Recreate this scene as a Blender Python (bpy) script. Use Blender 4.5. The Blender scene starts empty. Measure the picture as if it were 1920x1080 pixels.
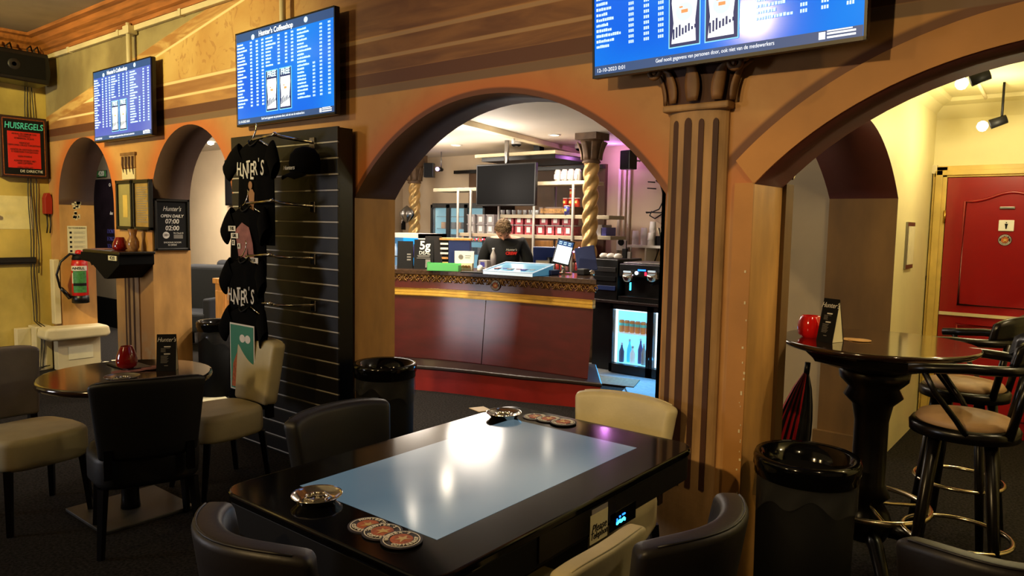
import bpy, bmesh, math, random
from mathutils import Vector, Matrix
random.seed(7)
S = bpy.context.scene
COL = S.collection
PI = math.pi

# ------------------------------------------------------------------ camera
FPX = 1370.0
CAM = Vector((0, 0, 1.6))
_th, _pi, _ro = math.radians(38.7), math.radians(5.0), math.radians(1.0)
_f0 = Vector((-math.sin(_th), math.cos(_th), 0)); _r0 = Vector((math.cos(_th), math.sin(_th), 0)); _u0 = Vector((0, 0, 1))
FW = _f0*math.cos(_pi) - _u0*math.sin(_pi); UP = _u0*math.cos(_pi) + _f0*math.sin(_pi)
RT = _r0*math.cos(_ro) + UP*math.sin(_ro); UC = UP*math.cos(_ro) - _r0*math.sin(_ro)
cd = bpy.data.cameras.new('camera'); cam = bpy.data.objects.new('camera', cd); COL.objects.link(cam)
cd.sensor_width = 36.0; cd.lens = FPX/1920*36.0; cd.clip_start = 0.05
cam.matrix_world = Matrix(((RT.x, UC.x, -FW.x, CAM.x), (RT.y, UC.y, -FW.y, CAM.y), (RT.z, UC.z, -FW.z, CAM.z), (0, 0, 0, 1)))
S.camera = cam
S.view_settings.view_transform = 'Standard'; S.view_settings.look = 'None'
S.view_settings.gamma = 1.0; S.view_settings.use_curve_mapping = False
S.view_settings.exposure = 0.0

def ray(u, v): return FW + RT*((u-960)/FPX) + UC*((540-v)/FPX)
def PY(u, v, Y): d = ray(u, v); return CAM + d*((Y-CAM.y)/d.y)
def PX(u, v, X): d = ray(u, v); return CAM + d*((X-CAM.x)/d.x)
def PZ(u, v, Z): d = ray(u, v); return CAM + d*((Z-CAM.z)/d.z)

# ------------------------------------------------------------------ world and lamps
w = bpy.data.worlds.new('world'); S.world = w; w.use_nodes = True
w.node_tree.nodes['Background'].inputs[0].default_value = (0.30, 0.24, 0.17, 1)
w.node_tree.nodes['Background'].inputs[1].default_value = 0.0
def lamp(kind, name, loc, power, color, size=0.1, aim=None, cone=None, blend=0.6, sx=None, sy=None):
    l = bpy.data.lights.new(name, kind); l.energy = power; l.color = color
    if kind == 'AREA':
        l.shape = 'RECTANGLE'; l.size = sx or size; l.size_y = sy or size
    else: l.shadow_soft_size = size
    if kind == 'SPOT': l.spot_size = math.radians(cone); l.spot_blend = blend
    o = bpy.data.objects.new(name, l); COL.objects.link(o); o.location = loc
    if aim is not None:
        o.rotation_euler = (Vector(aim)-Vector(loc)).to_track_quat('-Z', 'Y').to_euler()
    return o
WARM = (1.0, 0.70, 0.30); YEL = (1.0, 0.80, 0.30); SOFT = (1.0, 0.86, 0.68)
# main room spotlights washing the painted arcade wall
lamp('SPOT', 'spot_fresco', (-5.9, -1.4, 3.25), 900, YEL, 0.10, (-5.8, 3.0, 2.85), 60, 0.9)
lamp('SPOT', 'spot_corner', (-6.2, 0.2, 3.2), 430, YEL, 0.05, (-8.7, 2.6, 2.2), 80, 0.9)
lamp('SPOT', 'spot_middle', (-3.4, -1.8, 3.2), 180, WARM, 0.15, (-3.0, 3.0, 1.7), 70, 0.9)
lamp('SPOT', 'spot_column', (-1.5, -1.7, 3.1), 330, (1.0, 0.68, 0.30), 0.05, (-1.1, 3.0, 1.6), 72, 0.9)
lamp('AREA', 'main_fill', (-4.0, 0.2, 3.36), 9, WARM, sx=6, sy=2.5, aim=(-4.0, 0.2, 0))
# bar room
for p in ((-5.05, 7.05), (-6.85, 7.3), (-5.13, 5.38), (-7.6, 5.6), (-5.45, 4.30), (-4.70, 4.42)):
    lamp('SPOT', 'bar_spot', (p[0], p[1], 2.60), 130, SOFT, 0.05, (p[0], p[1], 0), 150, 0.8)
lamp('POINT', 'bar_fill', (-5.3, 6.0, 2.30), 34, (1, 0.88, 0.76), 0.32)  # unseen fill points added to brighten the bar, no fixtures hang here
lamp('POINT', 'bar_fill', (-6.9, 6.6, 2.30), 36, (1, 0.88, 0.76), 0.32)
lamp('SPOT', 'pillar_foot_fill', (0.7, 1.6, 3.3), 85, (1.0, 0.72, 0.36), 0.05, (-1.25, 3.0, 0.9), 44, 0.9)  # unseen fill added to lighten the foot of the pilaster
lamp('POINT', 'bar_bounce', (-5.9, 6.9, 2.05), 30, (1, 0.86, 0.72), 0.35)
lamp('POINT', 'alcove_spill', (-2.2, 4.6, 2.2), 9, (1, 0.85, 0.65), 0.2)
lamp('POINT', 'uplight_left', (-8.0, 7.9, 2.42), 9, (0.62, 0.2, 1.0), 0.04)
lamp('POINT', 'uplight_right', (-4.95, 8.2, 2.5), 5, (0.75, 0.25, 0.9), 0.04)
lamp('AREA', 'fridge_glow', (-3.55, 6.70, 0.42), 15, (0.06, 0.48, 1.0), sx=0.8, sy=0.5, aim=(-3.35, 6.0, 0.0))
# smoking room
lamp('SPOT', 'lounge_spot', (-9.7, 5.3, 2.5), 120, SOFT, 0.06, (-9.9, 5.6, 0), 150, 0.9)
lamp('AREA', 'lounge_fill', (-9.5, 4.5, 2.5), 130, SOFT, sx=2.0, sy=1.4, aim=(-9.8, 5.4, 0))
# passage to the toilets
lamp('POINT', 'track_bulb_and_fill', (-0.60, 5.95, 2.30), 20, (1, 0.85, 0.48), 0.04)
lamp('POINT', 'track_bulb_and_fill', (0.75, 3.75, 2.35), 30, (1, 0.80, 0.48), 0.06)  # unseen fill added to brighten the arch jamb, not a bulb of the track
lamp('AREA', 'bar_front_glow', (-7.2, -3.1, 1.45), 95, (0.92, 0.92, 1.0), sx=1.4, sy=1.1, aim=(-6.0, 1.5, 1.1))  # unseen area light added for the pale glow on the bar front
lamp('POINT', 'track_bulb_and_fill', (-0.35, 4.9, 2.35), 12, (1, 0.85, 0.48), 0.04)

# ------------------------------------------------------------------ materials
def lin(c):
    return tuple(((x/255)/12.92 if x/255 <= 0.04045 else ((x/255+0.055)/1.055)**2.4) for x in c)
M = {}
def mat(name, rgb, rough=0.5, metal=0.0, noise=None, bump=None, emit=None, es=1.0, alpha=None, trans=0.0, spec=None, coat=0.0, srgb=True):
    m = bpy.data.materials.new(name); m.use_nodes = True; nt = m.node_tree; b = nt.nodes['Principled BSDF']
    c = lin(rgb) if srgb else rgb
    b.inputs['Base Color'].default_value = (*c, 1); b.inputs['Roughness'].default_value = rough; b.inputs['Metallic'].default_value = metal
    if spec is not None: b.inputs['Specular IOR Level'].default_value = spec
    if coat: b.inputs['Coat Weight'].default_value = coat; b.inputs['Coat Roughness'].default_value = 0.08
    if trans: b.inputs['Transmission Weight'].default_value = trans
    if alpha is not None: b.inputs['Alpha'].default_value = alpha
    if emit: b.inputs['Emission Color'].default_value = (*lin(emit), 1); b.inputs['Emission Strength'].default_value = es
    if noise or bump:
        geo = nt.nodes.new('ShaderNodeNewGeometry')
    if noise:
        sc, amt = noise[0], noise[1]; st = noise[2] if len(noise) > 2 else (1, 1, 1)
        mp = nt.nodes.new('ShaderNodeMapping'); mp.inputs['Scale'].default_value = st; nt.links.new(geo.outputs['Position'], mp.inputs[0])
        n = nt.nodes.new('ShaderNodeTexNoise'); n.inputs['Scale'].default_value = sc; n.inputs['Detail'].default_value = 6
        nt.links.new(mp.outputs[0], n.inputs['Vector'])
        r = nt.nodes.new('ShaderNodeValToRGB'); r.color_ramp.elements[0].position = 0.32; r.color_ramp.elements[1].position = 0.68
        r.color_ramp.elements[0].color = (*[x*(1-amt) for x in c], 1); r.color_ramp.elements[1].color = (*[min(1, x*(1+amt*0.6)) for x in c], 1)
        nt.links.new(n.outputs['Fac'], r.inputs[0]); nt.links.new(r.outputs[0], b.inputs['Base Color'])
    if bump:
        n2 = nt.nodes.new('ShaderNodeTexNoise'); n2.inputs['Scale'].default_value = bump[0]; n2.inputs['Detail'].default_value = 4
        nt.links.new(geo.outputs['Position'], n2.inputs['Vector'])
        bp = nt.nodes.new('ShaderNodeBump'); bp.inputs['Strength'].default_value = bump[1]; bp.inputs['Distance'].default_value = bump[2] if len(bump) > 2 else 0.01
        nt.links.new(n2.outputs['Fac'], bp.inputs['Height']); nt.links.new(bp.outputs[0], b.inputs['Normal'])
    M[name] = m; return m

class NT:
    """tiny expression helper for node maths"""
    def __init__(s, nt): s.nt = nt
    def m(s, op, a, b=None, c=None):
        n = s.nt.nodes.new('ShaderNodeMath'); n.operation = op
        for i, x in enumerate((a, b, c)):
            if x is None: continue
            if isinstance(x, (int, float)): n.inputs[i].default_value = x
            else: s.nt.links.new(x, n.inputs[i])
        return n.outputs[0]
    def mix(s, f, a, b):
        n = s.nt.nodes.new('ShaderNodeMix'); n.data_type = 'RGBA'
        for i, x in ((0, f), (6, a), (7, b)):
            if isinstance(x, (int, float)): n.inputs[i].default_value = x
            elif isinstance(x, tuple): n.inputs[i].default_value = (*x, 1)
            else: s.nt.links.new(x, n.inputs[i])
        return n.outputs[2]
    def smooth(s, x, a, b):
        n = s.nt.nodes.new('ShaderNodeMapRange'); n.interpolation_type = 'SMOOTHSTEP'
        s.nt.links.new(x, n.inputs[0]); n.inputs[1].default_value = a; n.inputs[2].default_value = b
        return n.outputs[0]
    def band(s, x, a, b, e=0.004):
        return s.m('MULTIPLY', s.smooth(x, a-e, a+e), s.m('SUBTRACT', 1.0, s.smooth(x, b-e, b+e)))
    def noise(s, vec, sc, det=5, dist=0.0):
        n = s.nt.nodes.new('ShaderNodeTexNoise'); n.inputs['Scale'].default_value = sc; n.inputs['Detail'].default_value = det
        n.inputs['Distortion'].default_value = dist; s.nt.links.new(vec, n.inputs['Vector']); return n.outputs['Fac']

ARCHES = [(-7.80, 1.72, 0.65, 0.0), (-5.762, 1.70, 0.65, 0.0), (-2.61, 0.942, 1.347, 1.08), (-0.05, 0.774, 1.476, 1.078)]
def fresco():
    m = bpy.data.materials.new('fresco'); m.use_nodes = True; nt = m.node_tree; b = nt.nodes['Principled BSDF']; b.inputs['Roughness'].default_value = 0.6
    e = NT(nt); g = nt.nodes.new('ShaderNodeNewGeometry'); sp = nt.nodes.new('ShaderNodeSeparateXYZ'); nt.links.new(g.outputs['Position'], sp.inputs[0])
    x, y, z = sp.outputs
    n1 = e.noise(g.outputs['Position'], 1.6, 6, 0.4); n2 = e.noise(g.outputs['Position'], 9, 5)
    mp = nt.nodes.new('ShaderNodeMapping'); mp.inputs['Scale'].default_value = (0.9, 1, 5); nt.links.new(g.outputs['Position'], mp.inputs[0])
    n3 = e.noise(mp.outputs[0], 1.5, 6, 1.2)
    c = e.mix(e.smooth(n1, 0.35, 0.7), (0.42, 0.20, 0.06), (0.54, 0.30, 0.10))
    c = e.mix(e.m('MULTIPLY', e.smooth(n2, 0.5, 0.75), 0.25), c, (0.28, 0.12, 0.035))
    # sprayed orange halo and darker line round every arch
    for cx, cz, R, hw in ARCHES:
        dx = e.m('SUBTRACT', x, cx); dz = e.m('MAXIMUM', e.m('SUBTRACT', z, cz), 0.0)
        d = e.m('SQRT', e.m('ADD', e.m('MULTIPLY', dx, dx), e.m('MULTIPLY', dz, dz)))
        d = e.m('ABSOLUTE', e.m('SUBTRACT', d, R))
        top = e.smooth(z, 1.2 if R < 1 else 1.55, 1.9)
        halo = e.m('MULTIPLY', e.m('SUBTRACT', 1.0, e.smooth(d, 0.0, 0.22)), top)
        c = e.mix(e.m('MULTIPLY', halo, 0.75), c, (0.50, 0.11, 0.015))
        if R > 1:
            line = e.m('MULTIPLY', e.m('SUBTRACT', 1.0, e.smooth(d, 0.022, 0.036)), top)
            if cx > -1: line = e.m('MULTIPLY', e.band(e.m('ADD', d, 0.0), 0.12, 0.165, 0.01), top)
            c = e.mix(e.m('MULTIPLY', line, 0.9), c, (0.10, 0.03, 0.01))
    # painted entablature
    brown = e.mix(e.smooth(n3, 0.3, 0.7), (0.13, 0.048, 0.016), (0.26, 0.115, 0.036))
    brown = e.mix(e.smooth(x, -4.9, -3.6), e.mix(e.smooth(n3, 0.3, 0.7), (0.30, 0.13, 0.04), (0.48, 0.25, 0.08)), brown)
    pale = e.mix(e.smooth(x, -4.9, -3.6), (0.85, 0.62, 0.32), (0.36, 0.22, 0.11))
    gold = e.mix(e.smooth(n3, 0.4, 0.6), (0.40, 0.19, 0.05), (0.62, 0.40, 0.14))
    c = e.mix(e.band(z, 2.37, 2.42), c, (0.17, 0.10, 0.055))
    c = e.mix(e.band(z, 2.42, 2.50), c, (0.10, 0.032, 0.012))
    c = e.mix(e.band(z, 2.50, 2.575), c, brown)
    c = e.mix(e.band(z, 2.575, 2.595), c, pale)
    c = e.mix(e.band(z, 2.595, 2.69), c, brown)
    c = e.mix(e.band(z, 2.69, 2.712), c, pale)
    # tympanum below the sloping cornice
    p = e.m('SUBTRACT', z, e.m('ADD', e.m('MULTIPLY', e.m('ADD', x, 8.6), 0.175), 2.60))
    ty = e.mix(e.smooth(n1, 0.3, 0.7), (0.50, 0.27, 0.07), (0.66, 0.44, 0.15))
    ty = e.mix(e.m('MULTIPLY', e.smooth(e.noise(g.outputs['Position'], 5, 8, 3.0), 0.56, 0.62), 0.5), ty, (0.35, 0.15, 0.04))
    ty = e.mix(e.smooth(x, -4.9, -3.6), ty, brown)
    c = e.mix(e.smooth(z, 2.71, 2.722), c, ty)
    c = e.mix(e.m('MULTIPLY', e.band(p, -0.075, -0.055), e.smooth(z, 2.70, 2.71)), c, (0.88, 0.66, 0.34))
    c = e.mix(e.m('MULTIPLY', e.band(p, -0.055, 0.045), e.smooth(z, 2.42, 2.43)), c, gold)
    olive = e.mix(e.smooth(n1, 0.35, 0.65), (0.20, 0.15, 0.065), (0.36, 0.29, 0.13))
    c = e.mix(e.m('MULTIPLY', e.smooth(p, 0.04, 0.05), e.smooth(z, 2.42, 2.43)), c, olive)
    # wear near the floor
    c = e.mix(e.m('MULTIPLY', e.m('SUBTRACT', 1.0, e.smooth(z, 0.1, 0.75)), e.smooth(n2, 0.42, 0.6)), c, (0.42, 0.32, 0.16))
    nt.links.new(c, b.inputs['Base Color'])
    bp = nt.nodes.new('ShaderNodeBump'); bp.inputs['Strength'].default_value = 0.25; bp.inputs['Distance'].default_value = 0.01
    nt.links.new(n2, bp.inputs['Height']); nt.links.new(bp.outputs[0], b.inputs['Normal'])
    M['fresco'] = m
fresco()

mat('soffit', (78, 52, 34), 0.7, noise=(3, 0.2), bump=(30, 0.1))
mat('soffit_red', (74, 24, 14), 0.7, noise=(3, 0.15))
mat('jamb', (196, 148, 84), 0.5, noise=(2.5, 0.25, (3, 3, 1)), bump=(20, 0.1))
mat('carpet', (46, 43, 41), 0.95, noise=(70, 0.75), bump=(250, 0.8, 0.01), spec=0.1)
mat('bar_floor', (120, 125, 128), 0.6, noise=(30, 0.2), bump=(120, 0.3))
mat('ceiling', (176, 158, 122), 0.8, noise=(1.5, 0.25), bump=(12, 0.1))
mat('ceil_white', (226, 216, 200), 0.7, noise=(2, 0.05))
mat('cornice', (170, 104, 48), 0.6, noise=(5, 0.35, (0.6, 6, 6)))
mat('cream_paint', (214, 200, 160), 0.5, noise=(4, 0.12))
mat('yellow_wall', (196, 172, 92), 0.6, noise=(2.2, 0.4, (1, 1, 0.8)), bump=(10, 0.15))
mat('beige_wall', (206, 186, 156), 0.7, noise=(2, 0.08))
mat('grey_wall', (150, 136, 112), 0.7, noise=(2, 0.12))
mat('pass_wall', (226, 216, 166), 0.6, noise=(1.5, 0.10))
mat('olive_dado', (112, 98, 50), 0.6, noise=(3, 0.25))
mat('pier_brown', (112, 82, 40), 0.7, noise=(1.5, 0.3, (3, 3, 1)))
mat('dark', (9, 8, 9), 0.6, spec=0.2)
mat('black', (6, 6, 8), 0.35)
mat('gloss_black', (5, 5, 6), 0.10, spec=0.35)
mat('leather_black', (5, 5, 9), 0.52, bump=(60, 0.12, 0.004))
mat('leather_brown', (24, 20, 21), 0.48, bump=(60, 0.12, 0.004))
mat('leather_cream', (196, 184, 146), 0.5, noise=(6, 0.14), bump=(90, 0.15, 0.004))
mat('leather_grey', (128, 122, 118), 0.55, noise=(8, 0.15), bump=(90, 0.15, 0.004))
mat('wood_black', (7, 5, 5), 0.28, spec=0.4)
mat('matte_black', (3, 3, 4), 0.7, spec=0.12)
mat('wood_table', (40, 24, 14), 0.12, noise=(3, 0.3, (1, 8, 1)), coat=0.8)
mat('wood_light', (214, 152, 84), 0.4, noise=(5, 0.25, (6, 6, 1)))
mat('chrome', (205, 200, 190), 0.15, 1.0)
mat('steel', (150, 148, 145), 0.3, 1.0)
mat('post_grey', (132, 128, 122), 0.45, 0.3)
mat('brass', (190, 150, 74), 0.25, 1.0)
mat('goldstrip', (226, 180, 74), 0.35, 0.25, noise=(8, 0.2))
mat('goldcol', (214, 176, 112), 0.32, 0.5, noise=(10, 0.2))
mat('bronze', (150, 112, 66), 0.3, 0.6, noise=(40, 0.5))
mat('mahogany', (78, 11, 12), 0.5, noise=(4, 0.25, (1, 1, 3)), coat=0.45, spec=0.2)
M['mahogany'].node_tree.nodes['Principled BSDF'].inputs['Coat Roughness'].default_value = 0.17
mat('red_step', (150, 26, 20), 0.5, noise=(8, 0.15))
mat('step_edge', (38, 24, 22), 0.4)
mat('red_door', (142, 12, 18), 0.3, noise=(1.5, 0.12), coat=0.4)
mat('frame_yellow', (206, 176, 92), 0.45, noise=(5, 0.2))
mat('red_plastic', (196, 26, 22), 0.35)
mat('red_glass_bright', (200, 16, 12), 0.12, emit=(170, 12, 6), es=0.15, coat=0.6)
mat('red_glass', (118, 8, 8), 0.12, emit=(120, 8, 4), es=0.06, coat=0.6)
mat('white', (228, 226, 220), 0.5)
mat('paper', (222, 214, 178), 0.7, noise=(20, 0.05))
mat('ink', (10, 10, 11), 0.7, spec=0.25)
mat('ink_white', (226, 222, 214), 0.6)
mat('ink_grey', (120, 116, 110), 0.6)
mat('teal', (80, 215, 210), 0.5)
mat('sign_red', (206, 34, 24), 0.5)
mat('sign_frame', (44, 22, 18), 0.5)
mat('coaster', (34, 26, 28), 0.6)
mat('coaster_orange', (170, 84, 30), 0.6, noise=(60, 0.4))
mat('skin', (206, 152, 124), 0.55)
mat('hair', (118, 92, 60), 0.7, noise=(60, 0.4), bump=(120, 0.5))
mat('sweatshirt', (11, 12, 15), 0.9, bump=(80, 0.2))
mat('tee', (4, 4, 5), 0.95, spec=0.1)
mat('tee_print', (160, 116, 78), 0.8)
mat('tee_pink', (150, 96, 92), 0.8, noise=(12, 0.4))
mat('tee_green', (52, 128, 104), 0.7)
mat('denim', (30, 36, 52), 0.9)
mat('pink_tub', (176, 74, 84), 0.35, noise=(30, 0.4))
mat('clear_tub', (158, 152, 152), 0.25)
mat('grey_tub', (140, 142, 146), 0.3)
mat('pringle', (200, 52, 26), 0.4)
mat('orange', (236, 140, 30), 0.4)
mat('purple_blue', (70, 70, 150), 0.4)
mat('green_plastic', (92, 190, 110), 0.45)
mat('navy', (26, 44, 96), 0.45)
mat('snack', (170, 50, 50), 0.35, noise=(40, 0.7))
mat('glass', (200, 215, 220), 0.05, alpha=0.10)
mat('fridge_in', (120, 200, 235), 0.6, emit=(130, 220, 255), es=1.25)
mat('fridge_blue', (70, 170, 230), 0.6, emit=(40, 170, 235), es=1.1)
mat('fridge_white', (230, 245, 255), 0.6, emit=(225, 245, 255), es=1.6)
mat('bulb', (255, 250, 230), 0.3, emit=(255, 244, 214), es=12)
mat('bulb_purple', (220, 180, 255), 0.3, emit=(205, 150, 255), es=8)
mat('lit_white', (200, 215, 225), 0.4, emit=(200, 225, 240), es=0.5)
mat('led_red', (255, 40, 60), 0.3, emit=(255, 40, 70), es=2.0)
mat('led_blue', (40, 90, 255), 0.3, emit=(30, 110, 255), es=4.0)
mat('led_cyan', (40, 190, 255), 0.3, emit=(60, 210, 255), es=4.0)
mat('scr_white', (240, 245, 250), 0.4, emit=(215, 235, 255), es=1.0)
mat('scr_cyan', (140, 220, 250), 0.4, emit=(105, 200, 245), es=0.9)
mat('scr_pale', (190, 225, 250), 0.4, emit=(190, 232, 252), es=1.0)
mat('scr_navy', (10, 30, 80), 0.4, emit=(10, 40, 110), es=0.7)
mat('scr_header', (30, 60, 110), 0.4, emit=(34, 74, 128), es=0.8)
mat('scr_orange', (240, 150, 90), 0.4, emit=(240, 150, 100), es=0.8)
mat('case_lit', (90, 140, 165), 0.2, emit=(70, 140, 180), es=0.4)
mat('bin_bag', (60, 60, 62), 0.25, alpha=0.35)
mat('ring_metal', (214, 200, 170), 0.2, 1.0)
mat('sack', (230, 226, 220), 0.7)
mat('rug_brown', (120, 100, 76), 0.9, noise=(40, 0.3))
mat('umb_red', (190, 20, 34), 0.6)
mat('cable', (20, 16, 12), 0.5)

def screen_mat(name, c0, c1, es):
    m = bpy.data.materials.new(name); m.use_nodes = True; nt = m.node_tree; b = nt.nodes['Principled BSDF']
    tc = nt.nodes.new('ShaderNodeTexCoord'); n = nt.nodes.new('ShaderNodeTexNoise'); n.inputs['Scale'].default_value = 1.6; n.inputs['Detail'].default_value = 1
    nt.links.new(tc.outputs['Object'], n.inputs['Vector'])
    r = nt.nodes.new('ShaderNodeValToRGB'); r.color_ramp.elements[0].position = 0.35; r.color_ramp.elements[1].position = 0.65
    r.color_ramp.elements[0].color = (*lin(c0), 1); r.color_ramp.elements[1].color = (*lin(c1), 1)
    nt.links.new(n.outputs['Fac'], r.inputs[0]); nt.links.new(r.outputs[0], b.inputs['Emission Color']); b.inputs['Emission Strength'].default_value = es
    b.inputs['Base Color'].default_value = (0.01, 0.02, 0.04, 1); b.inputs['Roughness'].default_value = 0.12
    M[name] = m
screen_mat('screen', (2, 98, 224), (18, 138, 234), 1.15)
screen_mat('screen_pale', (54, 84, 205), (112, 138, 220), 0.95)
screen_mat('screen_table', (96, 118, 130), (160, 172, 172), 0.62)
M['screen_table'].node_tree.nodes['Principled BSDF'].inputs['Roughness'].default_value = 0.13; M['screen_table'].node_tree.nodes['Principled BSDF'].inputs['Specular IOR Level'].default_value = 0.4
mat('shelf_wood', (178, 166, 140), 0.5)

# ------------------------------------------------------------------ builders
class MB:
    def __init__(s): s.v = []; s.f = []; s.m = []; s.sm = []
    def add(s, vs, fs, mi=0, smooth=False):
        o = len(s.v); s.v += [Vector(v) for v in vs]
        for f in fs: s.f.append([i+o for i in f]); s.m.append(mi); s.sm.append(smooth)
        return s
    def box(s, x0, x1, y0, y1, z0, z1, mi=0):
        vs = [(x, y, z) for z in (z0, z1) for y in (y0, y1) for x in (x0, x1)]
        return s.add(vs, [(0, 2, 3, 1), (4, 5, 7, 6), (0, 1, 5, 4), (2, 6, 7, 3), (0, 4, 6, 2), (1, 3, 7, 5)], mi)
    def cbox(s, c, d, mi=0, R=None):
        vs = [Vector((x*d[0]/2, y*d[1]/2, z*d[2]/2)) for z in (-1, 1) for y in (-1, 1) for x in (-1, 1)]
        if R is not None: vs = [R @ v for v in vs]
        vs = [v+Vector(c) for v in vs]
        return s.add(vs, [(0, 2, 3, 1), (4, 5, 7, 6), (0, 1, 5, 4), (2, 6, 7, 3), (0, 4, 6, 2), (1, 3, 7, 5)], mi)
    def lathe(s, prof, c=(0, 0, 0), n=24, mi=0, smooth=True, R=None, sx=1, sy=1, caps=True):
        vs = []; k = len(prof)
        for r, z in prof:
            for i in range(n):
                a = 2*PI*i/n; p = Vector((r*math.cos(a)*sx, r*math.sin(a)*sy, z))
                if R is not None: p = R @ p
                vs.append(p+Vector(c))
        fs = [(j*n+i, j*n+(i+1) % n, (j+1)*n+(i+1) % n, (j+1)*n+i) for j in range(k-1) for i in range(n)]
        s.add(vs, fs, mi, smooth)
        if caps:
            s.add(vs[:n], [tuple(reversed(range(n)))], mi); s.add(vs[-n:], [tuple(range(n))], mi)
        return s
    def tube(s, pts, r, n=8, mi=0, closed=False, smooth=True):
        pts = [Vector(p) for p in pts]; k = len(pts); rr = r if isinstance(r, (list, tuple)) else [r]*k; vs = []
        up = Vector((0, 0, 1)); prev = None
        for i, p in enumerate(pts):
            if closed: t = pts[(i+1) % k]-pts[i-1]
            else: t = pts[min(i+1, k-1)]-pts[max(i-1, 0)]
            if t.length < 1e-9: t = Vector((0, 0, 1))
            t.normalize()
            if prev is None:
                a = up if abs(t.z) < 0.9 else Vector((1, 0, 0)); b = (a - t*a.dot(t)).normalized()
            else:
                b = prev - t*prev.dot(t)
                b = b.normalized() if b.length > 1e-6 else prev
            prev = b; c = t.cross(b)
            for j in range(n):
                q = 2*PI*j/n; vs.append(p+(b*math.cos(q)+c*math.sin(q))*rr[i])
        m = k if closed else k-1
        fs = [(i*n+j, i*n+(j+1) % n, ((i+1) % k)*n+(j+1) % n, ((i+1) % k)*n+j) for i in range(m) for j in range(n)]
        if not closed: fs += [tuple(reversed(range(n))), tuple((k-1)*n+j for j in range(n))]
        return s.add(vs, fs, mi, smooth)
    def prism(s, poly, h0, h1, axis='z', mi=0, mside=None):
        """poly is a 2-D outline, extruded along axis"""
        def P(a, b, h): return {'z': (a, b, h), 'y': (a, h, b), 'x': (h, a, b)}[axis]
        n = len(poly); vs = [P(a, b, h0) for a, b in poly]+[P(a, b, h1) for a, b in poly]
        s.add(vs, [tuple(range(n)), tuple(reversed(range(n, 2*n)))], mi)
        return s.add(vs, [(i, i+n, (i+1) % n+n, (i+1) % n) for i in range(n)], mi if mside is None else mside)
    def grid(s, fn, nu, nv, mi=0, smooth=True, wrap=False):
        vs = [fn(i/nu, j/nv) for i in range(nu+1) for j in range(nv+1)]
        fs = [(i*(nv+1)+j, (i+1)*(nv+1)+j, (i+1)*(nv+1)+j+1, i*(nv+1)+j+1) for i in range(nu) for j in range(nv)]
        return s.add(vs, fs, mi, smooth)
    def build(s, name, mats, parent=None, world=False, bevel=0, seg=2, sub=0, label=None, smooth=None):
        me = bpy.data.meshes.new(name)
        off = Vector((0, 0, 0))
        if parent is None:
            lo = [min(v[i] for v in s.v) for i in range(3)]; hi = [max(v[i] for v in s.v) for i in range(3)]
            off = Vector(((lo[0]+hi[0])/2, (lo[1]+hi[1])/2, lo[2])); vs = [v-off for v in s.v]
        elif world:
            inv = WM(parent).inverted(); vs = [inv @ v for v in s.v]
        else: vs = s.v
        me.from_pydata([tuple(v) for v in vs], [], s.f)
        if not isinstance(mats, (list, tuple)): mats = [mats]
        for m in mats: me.materials.append(M[m])
        for p, mi, sm in zip(me.polygons, s.m, s.sm): p.material_index = mi; p.use_smooth = sm if smooth is None else smooth
        bm = bmesh.new(); bm.from_mesh(me); bmesh.ops.remove_doubles(bm, verts=bm.verts, dist=1e-5); bmesh.ops.recalc_face_normals(bm, faces=bm.faces); bm.to_mesh(me); bm.free()
        o = bpy.data.objects.new(name, me); COL.objects.link(o)
        if parent is None: o.location = off
        else: o.parent = parent
        if bevel:
            b = o.modifiers.new('bevel', 'BEVEL'); b.width = bevel; b.segments = seg; b.limit_method = 'ANGLE'; b.angle_limit = math.radians(40)
        if sub:
            q = o.modifiers.new('sub', 'SUBSURF'); q.levels = sub; q.render_levels = sub
        if label: o['label'] = label
        return o
def WM(o):
    m = Matrix.Translation(o.location) @ o.rotation_euler.to_matrix().to_4x4() @ Matrix.Diagonal((*o.scale, 1))
    return WM(o.parent) @ m if o.parent else m
def tag(o, label, cat, group=None, kind=None):
    o['label'] = label; o['category'] = cat
    if group: o['group'] = group
    if kind: o['kind'] = kind
    return o
def thing(name, label, cat, loc=(0, 0, 0), rz=0, group=None):
    o = bpy.data.objects.new(name, None); o.empty_display_size = 0.1; COL.objects.link(o)
    o.location = loc; o.rotation_euler = (0, 0, rz); return tag(o, label, cat, group)
def struct(o): o['kind'] = 'structure'; return o
def dup(root, loc, rz, label, group=None, cat=None):
    def cp(o, par):
        c = o.copy(); COL.objects.link(c); c.parent = par
        for ch in list(o.children): cp(ch, c)
        return c
    r = cp(root, None); r.location = loc; r.rotation_euler = (0, 0, rz); r['label'] = label
    if group: r['group'] = group
    return r
def text(s, size, org, right, up, m, parent, name='lettering', align='CENTER', thick=0.0008, sx=1.0, world=True, shear=0.0, bold=0.0):
    """lettering as a mesh; org/right/up in world space (or the parent's space)"""
    c = bpy.data.curves.new('t', 'FONT'); c.body = s; c.size = size; c.align_x = align; c.align_y = 'CENTER'; c.extrude = thick; c.shear = shear; c.offset = bold
    c.resolution_u = 3
    t = bpy.data.objects.new('t', c); me = t.to_mesh()
    right = Vector(right).normalized(); up = Vector(up).normalized(); n = right.cross(up); org = Vector(org)
    vs = [org+right*(v.co.x*sx)+up*v.co.y+n*v.co.z for v in me.vertices]
    mb = MB(); mb.add(vs, [tuple(p.vertices) for p in me.polygons]); t.to_mesh_clear(); bpy.data.objects.remove(t)
    if not mb.v: return None
    return mb.build(name, m, parent, world=world)
def arc(cx, cz, R, a0, a1, n):
    return [(cx+R*math.cos(a0+(a1-a0)*i/n), cz+R*math.sin(a0+(a1-a0)*i/n)) for i in range(n+1)]

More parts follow.
